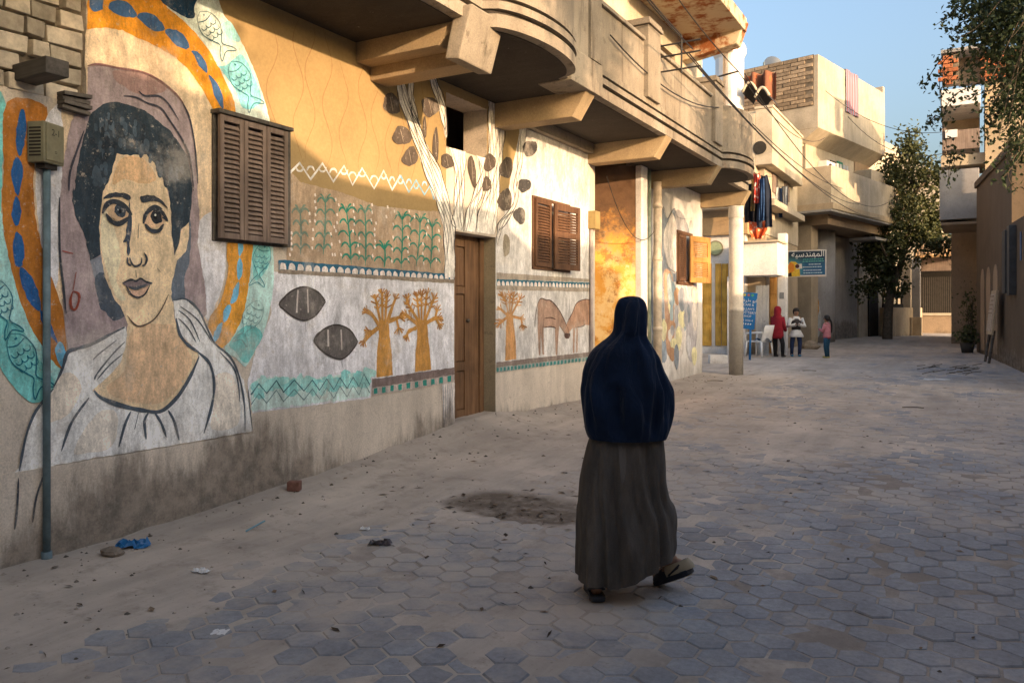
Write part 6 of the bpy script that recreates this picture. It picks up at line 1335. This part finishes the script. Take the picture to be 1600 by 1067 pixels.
def foot(M, lg):
    m = MB(M); m.tube([(-.095, 0, .05), (-.07, 0, .065), (.02, 0, .055), (.10, 0, .04)], [.026, .035, .036, .03], 12); m.tube([(-.055, 0, .05)]+lg, [.035]+[.036]*len(lg), 12); m.build('foot', M_SKIN, Wm, smooth=True)
ML = Matrix(((f_.x, -f_.y, 0, lf.x+f_.x*.06), (f_.y, f_.x, 0, lf.y+f_.y*.06), (0, 0, 1, gz(lf.x, lf.y)+.006), (0, 0, 0, 1)))
foot(ML, [(-.045, 0, .15)]); foot(MR, [(-.02, .0, .13), (.03, .0, .2)])
# --- children
def child(label, px, py, tt, h, ang, kind):
    c = at_t(px, py, tt); z = gz(c.x, c.y); t = thing('person', label, 'person', (c.x, c.y, z))
    M = Matrix.Translation((c.x, c.y, z)) @ Matrix.Rotation(ang, 4, 'Z') @ Matrix.Scale(h, 4)
    leg = {'red': (.045, .115), 'white': (.065, .085), 'pink': (.04, .045)}[kind]
    V = [(0, 0, .50), (0, 0, .62), (0, 0, .74), (0, .005, .83), (0, .01, .885), (0, .015, .945)]
    for s, sp in ((-1, leg[0]), (1, leg[1])): V += [(s*.052, 0, .47), (s*(.05+sp)/1.6, .012, .26), (s*sp, -.01, .045), (s*sp*1.1, .075, .02)]
    arm = {'red': [(-.13, .02, .60, -.10, .12, .52), (.13, .02, .60, .10, .12, .52)], 'white': [(-.16, .02, .62, -.035, .13, .655), (.16, .02, .62, .035, .13, .655)], 'pink': [(-.115, .05, .62, -.05, .15, .66), (.115, .03, .60, .09, .12, .58)]}[kind]
    for s, a in zip((-1, 1), arm): V += [(s*.098, 0, .785), a[:3], a[3:], (a[3]*.8, a[4]+.04, a[5]+.01)]
    E_ = [(0, 1), (1, 2), (2, 3), (3, 4), (4, 5), (0, 6), (6, 7), (7, 8), (8, 9), (0, 10), (10, 11), (11, 12), (12, 13), (2, 14), (14, 15), (15, 16), (16, 17), (2, 18), (18, 19), (19, 20), (20, 21)]
    rad = [.065, .06, .065, .03, .052, .058, .05, .036, .023, .02, .05, .036, .023, .02, .033, .027, .019, .015, .033, .027, .019, .015]
    skinned('body', V, E_, [r*h for r in rad], M, M_SKIN, t)
    def ringz(rows, na=20, amp=0., kf=7):
        return [[(cx+a*math.cos(2*math.pi*k/na)*(1+amp*math.sin(kf*2*math.pi*k/na)*j/len(rows)), cy+b*math.sin(2*math.pi*k/na)*(1+amp*math.sin(kf*2*math.pi*k/na)*j/len(rows)), zz) for k in range(na)] for j, (zz, a, b, cx, cy) in enumerate(rows)]
    def lofted(name, rows, mat, **kw): m = MB(M); m.loft(ringz(rows, **kw), True); return m.build(name, mat, t, smooth=True)
    def sleeve(mat, idx, r0=.04, r1=.028):
        for i in idx:
            m = MB(M); m.tube([V[i], V[i+1], V[i+2]], [r0, r0*.9, r1], 10); m.build('sleeve', mat, t, smooth=True)
    def trouser(mat):
        for i in (6, 10): m = MB(M); m.tube([V[i], V[i+1], (V[i+2][0], V[i+2][1], .035)], [.056, .043, .032], 12); m.build('trouser_leg', mat, t, smooth=True)
    def shoes(mat):
        for i in (8, 12): m = MB(M); m.ell((V[i][0]*1.02, .02, .022), .032, .075, .026); m.build('shoe', mat, t, smooth=True)
    def face():
        m = MB(M)
        for s in (-1, 1): m.ell((s*.022, .068, .925), .009, .005, .006, 8, 6)
        m.build('eye', M_BLK, t); m = MB(M); m.ell((0, .074, .908), .009, .012, .014, 8, 6); m.build('nose', M_SKIN, t, smooth=True)
        m = MB(M); m.ell((0, .066, .885), .017, .006, .005, 8, 6); m.build('mouth', simple('lip', (.2, .07, .05), .6), t)
    M_HAIR = simple('black_hair', (.012, .010, .010), .5)
    if kind == 'red':
        mr = simple('red_knit', (.24, .012, .022), .9, .2, 9)
        lofted('hooded_top', [(.36, .115, .10, .0, 0), (.42, .122, .10, 0, 0), (.52, .118, .095, 0, 0), (.64, .122, .092, 0, 0), (.74, .125, .085, 0, 0), (.795, .10, .07, 0, 0), (.83, .066, .062, 0, -.005), (.87, .068, .07, 0, 0), (.93, .07, .075, 0, .005), (.98, .055, .058, 0, 0), (1.0, .02, .02, 0, 0)], mr, amp=.04); sleeve(mr, (14, 18), .045, .032); trouser(simple('black_legging', (.012, .012, .014), .8)); shoes(simple('dark_shoe', (.03, .03, .03), .7))
    elif kind == 'white':
        mw = simple('white_cotton', (.62, .61, .58), .85, .1); mv = simple('dark_vest', (.045, .038, .036), .85, .2)
        lofted('shirt', [(.52, .085, .07, 0, 0), (.62, .085, .07, 0, 0), (.72, .10, .075, 0, 0), (.79, .085, .06, 0, 0), (.825, .045, .045, 0, 0)], mw); lofted('vest', [(.54, .09, .075, 0, 0), (.64, .09, .076, 0, 0), (.72, .103, .08, 0, 0), (.775, .07, .066, 0, .0)], mv); sleeve(mw, (14, 18), .045, .034)
        lofted('skirt', [(.56, .08, .07, 0, 0), (.52, .10, .09, 0, 0), (.46, .13, .11, 0, 0), (.40, .155, .13, 0, 0)], mw, amp=.16, kf=8); trouser(simple('navy_denim', (.02, .035, .09), .85)); shoes(simple('blue_shoe', (.05, .20, .32), .6))
        lofted('hair', [(.85, .04, .03, 0, -.035), (.89, .062, .05, 0, -.02), (.93, .068, .062, 0, -.012), (.97, .06, .06, 0, .0), (1.0, .03, .03, 0, 0)], M_HAIR); face()
    else:
        mp = simple('pink_knit', (.52, .20, .22), .9, .2, 14)
        lofted('sweater', [(.46, .095, .085, 0, 0), (.50, .10, .085, 0, 0), (.62, .098, .08, 0, 0), (.74, .10, .08, 0, 0), (.79, .08, .06, 0, 0), (.825, .045, .045, 0, 0)], mp); lofted('sweater_hem', [(.465, .101, .09, 0, 0), (.485, .103, .09, 0, 0)], simple('red_trim', (.35, .05, .08), .9)); sleeve(mp, (14, 18), .042, .032); trouser(simple('teal_denim', (.02, .07, .12), .85)); shoes(simple('yellow_shoe', (.45, .38, .12), .6))
        lofted('hair', [(.86, .045, .04, 0, -.03), (.90, .064, .06, 0, -.015), (.94, .068, .066, 0, -.005), (.975, .056, .058, 0, 0), (1.0, .025, .028, 0, 0)], M_HAIR); m = MB(M); m.tube(curve([(0, -.06, .9), (.02, -.095, .82), (.03, -.1, .70), (.03, -.095, .58)], 4), [.022, .024, .024, .023, .022, .022, .021, .02, .02, .018, .016, .014, .01], 8); m.build('braid', M_HAIR, t, smooth=True); face()
child('person in red hooded top and black leggings standing by the shop', 1215, 559, 21.3, 1.36, R(-20), 'red')
child('person in white skirt and dark vest looking down at hands', 1244, 558, 21.3, 1.30, R(200), 'white')
child('small person in pink sweater and jeans with a braid', 1292, 560.5, 20.9, 1.13, R(75), 'pink')
# ================================================================== LITTER AND SMALL THINGS
def on_ground(px, py):
    t = 5.
    for _ in range(25):
        d = ray(px, py); t2 = (EYE-gz(d[0]*t, d[1]*t))/max(1e-4, -d[2]); t = .5*t+.5*t2
    d = ray(px, py); return Vector((d[0]*t, d[1]*t, gz(d[0]*t, d[1]*t)))
def crumple(name, label, cat, px, py, wd, dp, h, mat, rot=0., seed=1):
    c = on_ground(px, py); rr = np.random.RandomState(seed); m = MB(Matrix.Translation(c+Vector((0, 0, .004))) @ Matrix.Rotation(rot, 4, 'Z')); n = 9; k = 7
    Z = rr.rand(k+1, n+1); m.loft([[(wd*(i/n-.5)+rr.normal()*wd*.02, dp*(j/k-.5)*(1+.3*math.sin(i*1.7+seed))+rr.normal()*dp*.04, h*Z[j, i]*(1 if 0 < i < n and 0 < j < k else .3)) for i in range(n+1)] for j in range(k+1)], False, False)
    return link(name, m.mesh(name), mat, label=label, cat=cat)
crumple('plastic_bag', 'crumpled blue plastic bag lying at the foot of the portrait wall', 'bag', 207, 855, .20, .09, .06, simple('blue_film', (.01, .13, .33), .35, .2, 12, 0, .5), .6, 3)
crumple('paper_scrap', 'torn white paper scrap in front of the portrait wall', 'litter', 313, 894, .10, .05, .025, M_WHITEP, .3, 4)
crumple('paper_scrap', 'small square white paper scrap in the lower left foreground', 'litter', 343, 988, .075, .06, .004, M_WHITEP, .5, 5)
crumple('paper_scrap', 'thin white scrap next to the dark wrapper', 'litter', 570, 828, .07, .03, .02, M_WHITEP, .2, 6)
crumple('food_wrapper', 'dark shiny torn wrapper lying on the pavers', 'litter', 594, 851, .15, .06, .035, simple('wrapper', (.06, .05, .055), .3, .8, 25, 0, .5), .4, 7)
c = on_ground(384, 832); m = MB(); m.tube([c+Vector((0, 0, .01)), c+Vector((.05, .12, .06))], .006, 6); link('plastic_straw', m.mesh('plastic_straw'), simple('blue_plastic', (.18, .34, .42), .4), label='pale blue plastic stick lying at the wall foot', cat='litter')
def rock(name, label, px, py, s, mat, seed):
    c = on_ground(px, py); rr = random.Random(seed); m = MB(); m.ell((0, 0, 0), s[0], s[1], s[2], 9, 6); m.v = [(c.x+x*(1+rr.uniform(-.2, .2)), c.y+y*(1+rr.uniform(-.2, .2)), c.z+s[2]*.55+z*(1+rr.uniform(-.2, .2))) for x, y, z in m.v]; return link(name, m.mesh(name), mat, label=label, cat='stone')
m = MB(); c = on_ground(460, 766); m.box((-.05, -.04, 0), (.05, .04, .075)); m.M = Matrix.Translation(c) @ Matrix.Rotation(.5, 4, 'Z'); link('brick_fragment', m.mesh('brick_fragment', .008), simple('dull_brick', (.20, .10, .075), .95, .3, 20, .5), label='broken red brick lying against the plaster wall', cat='brick')
M_STONE = simple('dusty_stone', (.20, .165, .13), .95, .3, 14, .6, .1)
rock('loose_stone', 'large dusty stone at the foot of the wall beside the pole', 122, 846, (.16, .10, .10), M_STONE, 1); rock('loose_stone', 'flat dusty stone just right of the pole base', 175, 866, (.09, .06, .03), M_STONE, 2)
c = at_t(1266, 548, 25); rock('loose_stone', 'pale rubble lump behind the children', 1266, 545, (.28, .2, .16), M_CREAM2, 5)
# pebbles and crumbs
P = []; rr = np.random.RandomState(9); mb = MB()
for i in range(800):
    y = 1.6+rr.rand()**1.6*14; x = rr.uniform(-4.75, 1.1)
    if rr.rand() < .45: x = -4.78+abs(rr.normal())*.7
    if x > 1.2: continue
    z = gz(x, y); s = .005+.012*rr.rand()**4+.0006*y; k = len(mb.v); a = rr.rand()*6.3
    for q in range(5): mb.v.append((x+s*math.cos(a+q*1.257)*(1+.4*rr.rand()), y+s*math.sin(a+q*1.257)*(1+.4*rr.rand()), z-.002))
    mb.v.append((x+s*.2*rr.normal(), y+s*.2*rr.normal(), z+s*.7)); 
    for q in range(5): mb.face((k+q, k+(q+1) % 5, k+5))
n = NT('pebble_mix'); g = n.n('ShaderNodeNewGeometry'); M_PEB = n.done(n.mix(n.ramp(g.outputs['Random Per Island'], .35, .75), (.09, .075, .06), (.34, .29, .24)), .9)
link('pebbles', mb.mesh('pebbles'), M_PEB, label='scattered pebbles and crumbs over the lane', cat='pebbles', kind='stuff')
# dry leaves and straw
mb = MB()
for i in range(300):
    y = 1.8+rr.rand()**1.5*16; x = rr.uniform(-4.6, 1.0)
    if rr.rand() < .3: x, y = PIT[0]+rr.normal()*.5, PIT[1]+rr.normal()*.35
    if not -4.75 < x < 1.1: continue
    z = gz(x, y)+.006; a = rr.rand()*6.3; l = .012+.03*rr.rand()+.001*y; w_ = l*(.12 if rr.rand() < .5 else .4); ca, sa = math.cos(a), math.sin(a)
    mb.poly([(x+l*ca, y+l*sa, z+.004), (x-w_*sa, y+w_*ca, z+.008), (x-l*ca, y-l*sa, z+.001), (x+w_*sa, y-w_*ca, z+.003)])
n = NT('dry_leaf_mix'); g = n.n('ShaderNodeNewGeometry'); M_DRY = n.done(n.mix(n.ramp(g.outputs['Random Per Island'], .4, .8), (.05, .033, .022), (.20, .14, .09)), .9)
link('dry_leaves', mb.mesh('dry_leaves'), M_DRY, label='dry leaves and straw bits on the lane', cat='dry leaves', kind='stuff')
# cut twigs on the far right of the lane
t = thing('twig_pile', 'small pile of dry palm twigs lying on the lane at right', 'twigs', tuple(on_ground(1470, 580))); m = MB()
for k in range(26):
    c = on_ground(rr.uniform(1430, 1525), rr.uniform(572, 590)); a = rr.uniform(-.5, .5); l = rr.uniform(.1, .4); m.tube([c+Vector((0, 0, .02)), c+Vector((l*math.cos(a)*.86, l*math.cos(a)*.5+l*math.sin(a), .03+rr.rand()*.05))], .007, 5)
m.build('twig', M_BARK, t)
for k, (px, py, lab) in enumerate(((1254, 580, 'short dark stick lying in front of the children'), (1105, 596, 'dark stick lying near the column base'), (1410, 638, 'thin dark twig in the middle of the lane'))):
    c = on_ground(px, py); m = MB(); m.tube(curve([c+Vector((0, 0, .015)), c+Vector((.13, .07, .02)), c+Vector((.26, .10, .012))], 3), .007, 6); link('stick', m.mesh('stick'), M_BARK, label=lab, cat='stick')
crumple('paper_scrap', 'long pale scrap lying beside the twig pile', 'litter', 1465, 594, .5, .14, .03, M_WHITEP, .4, 11)
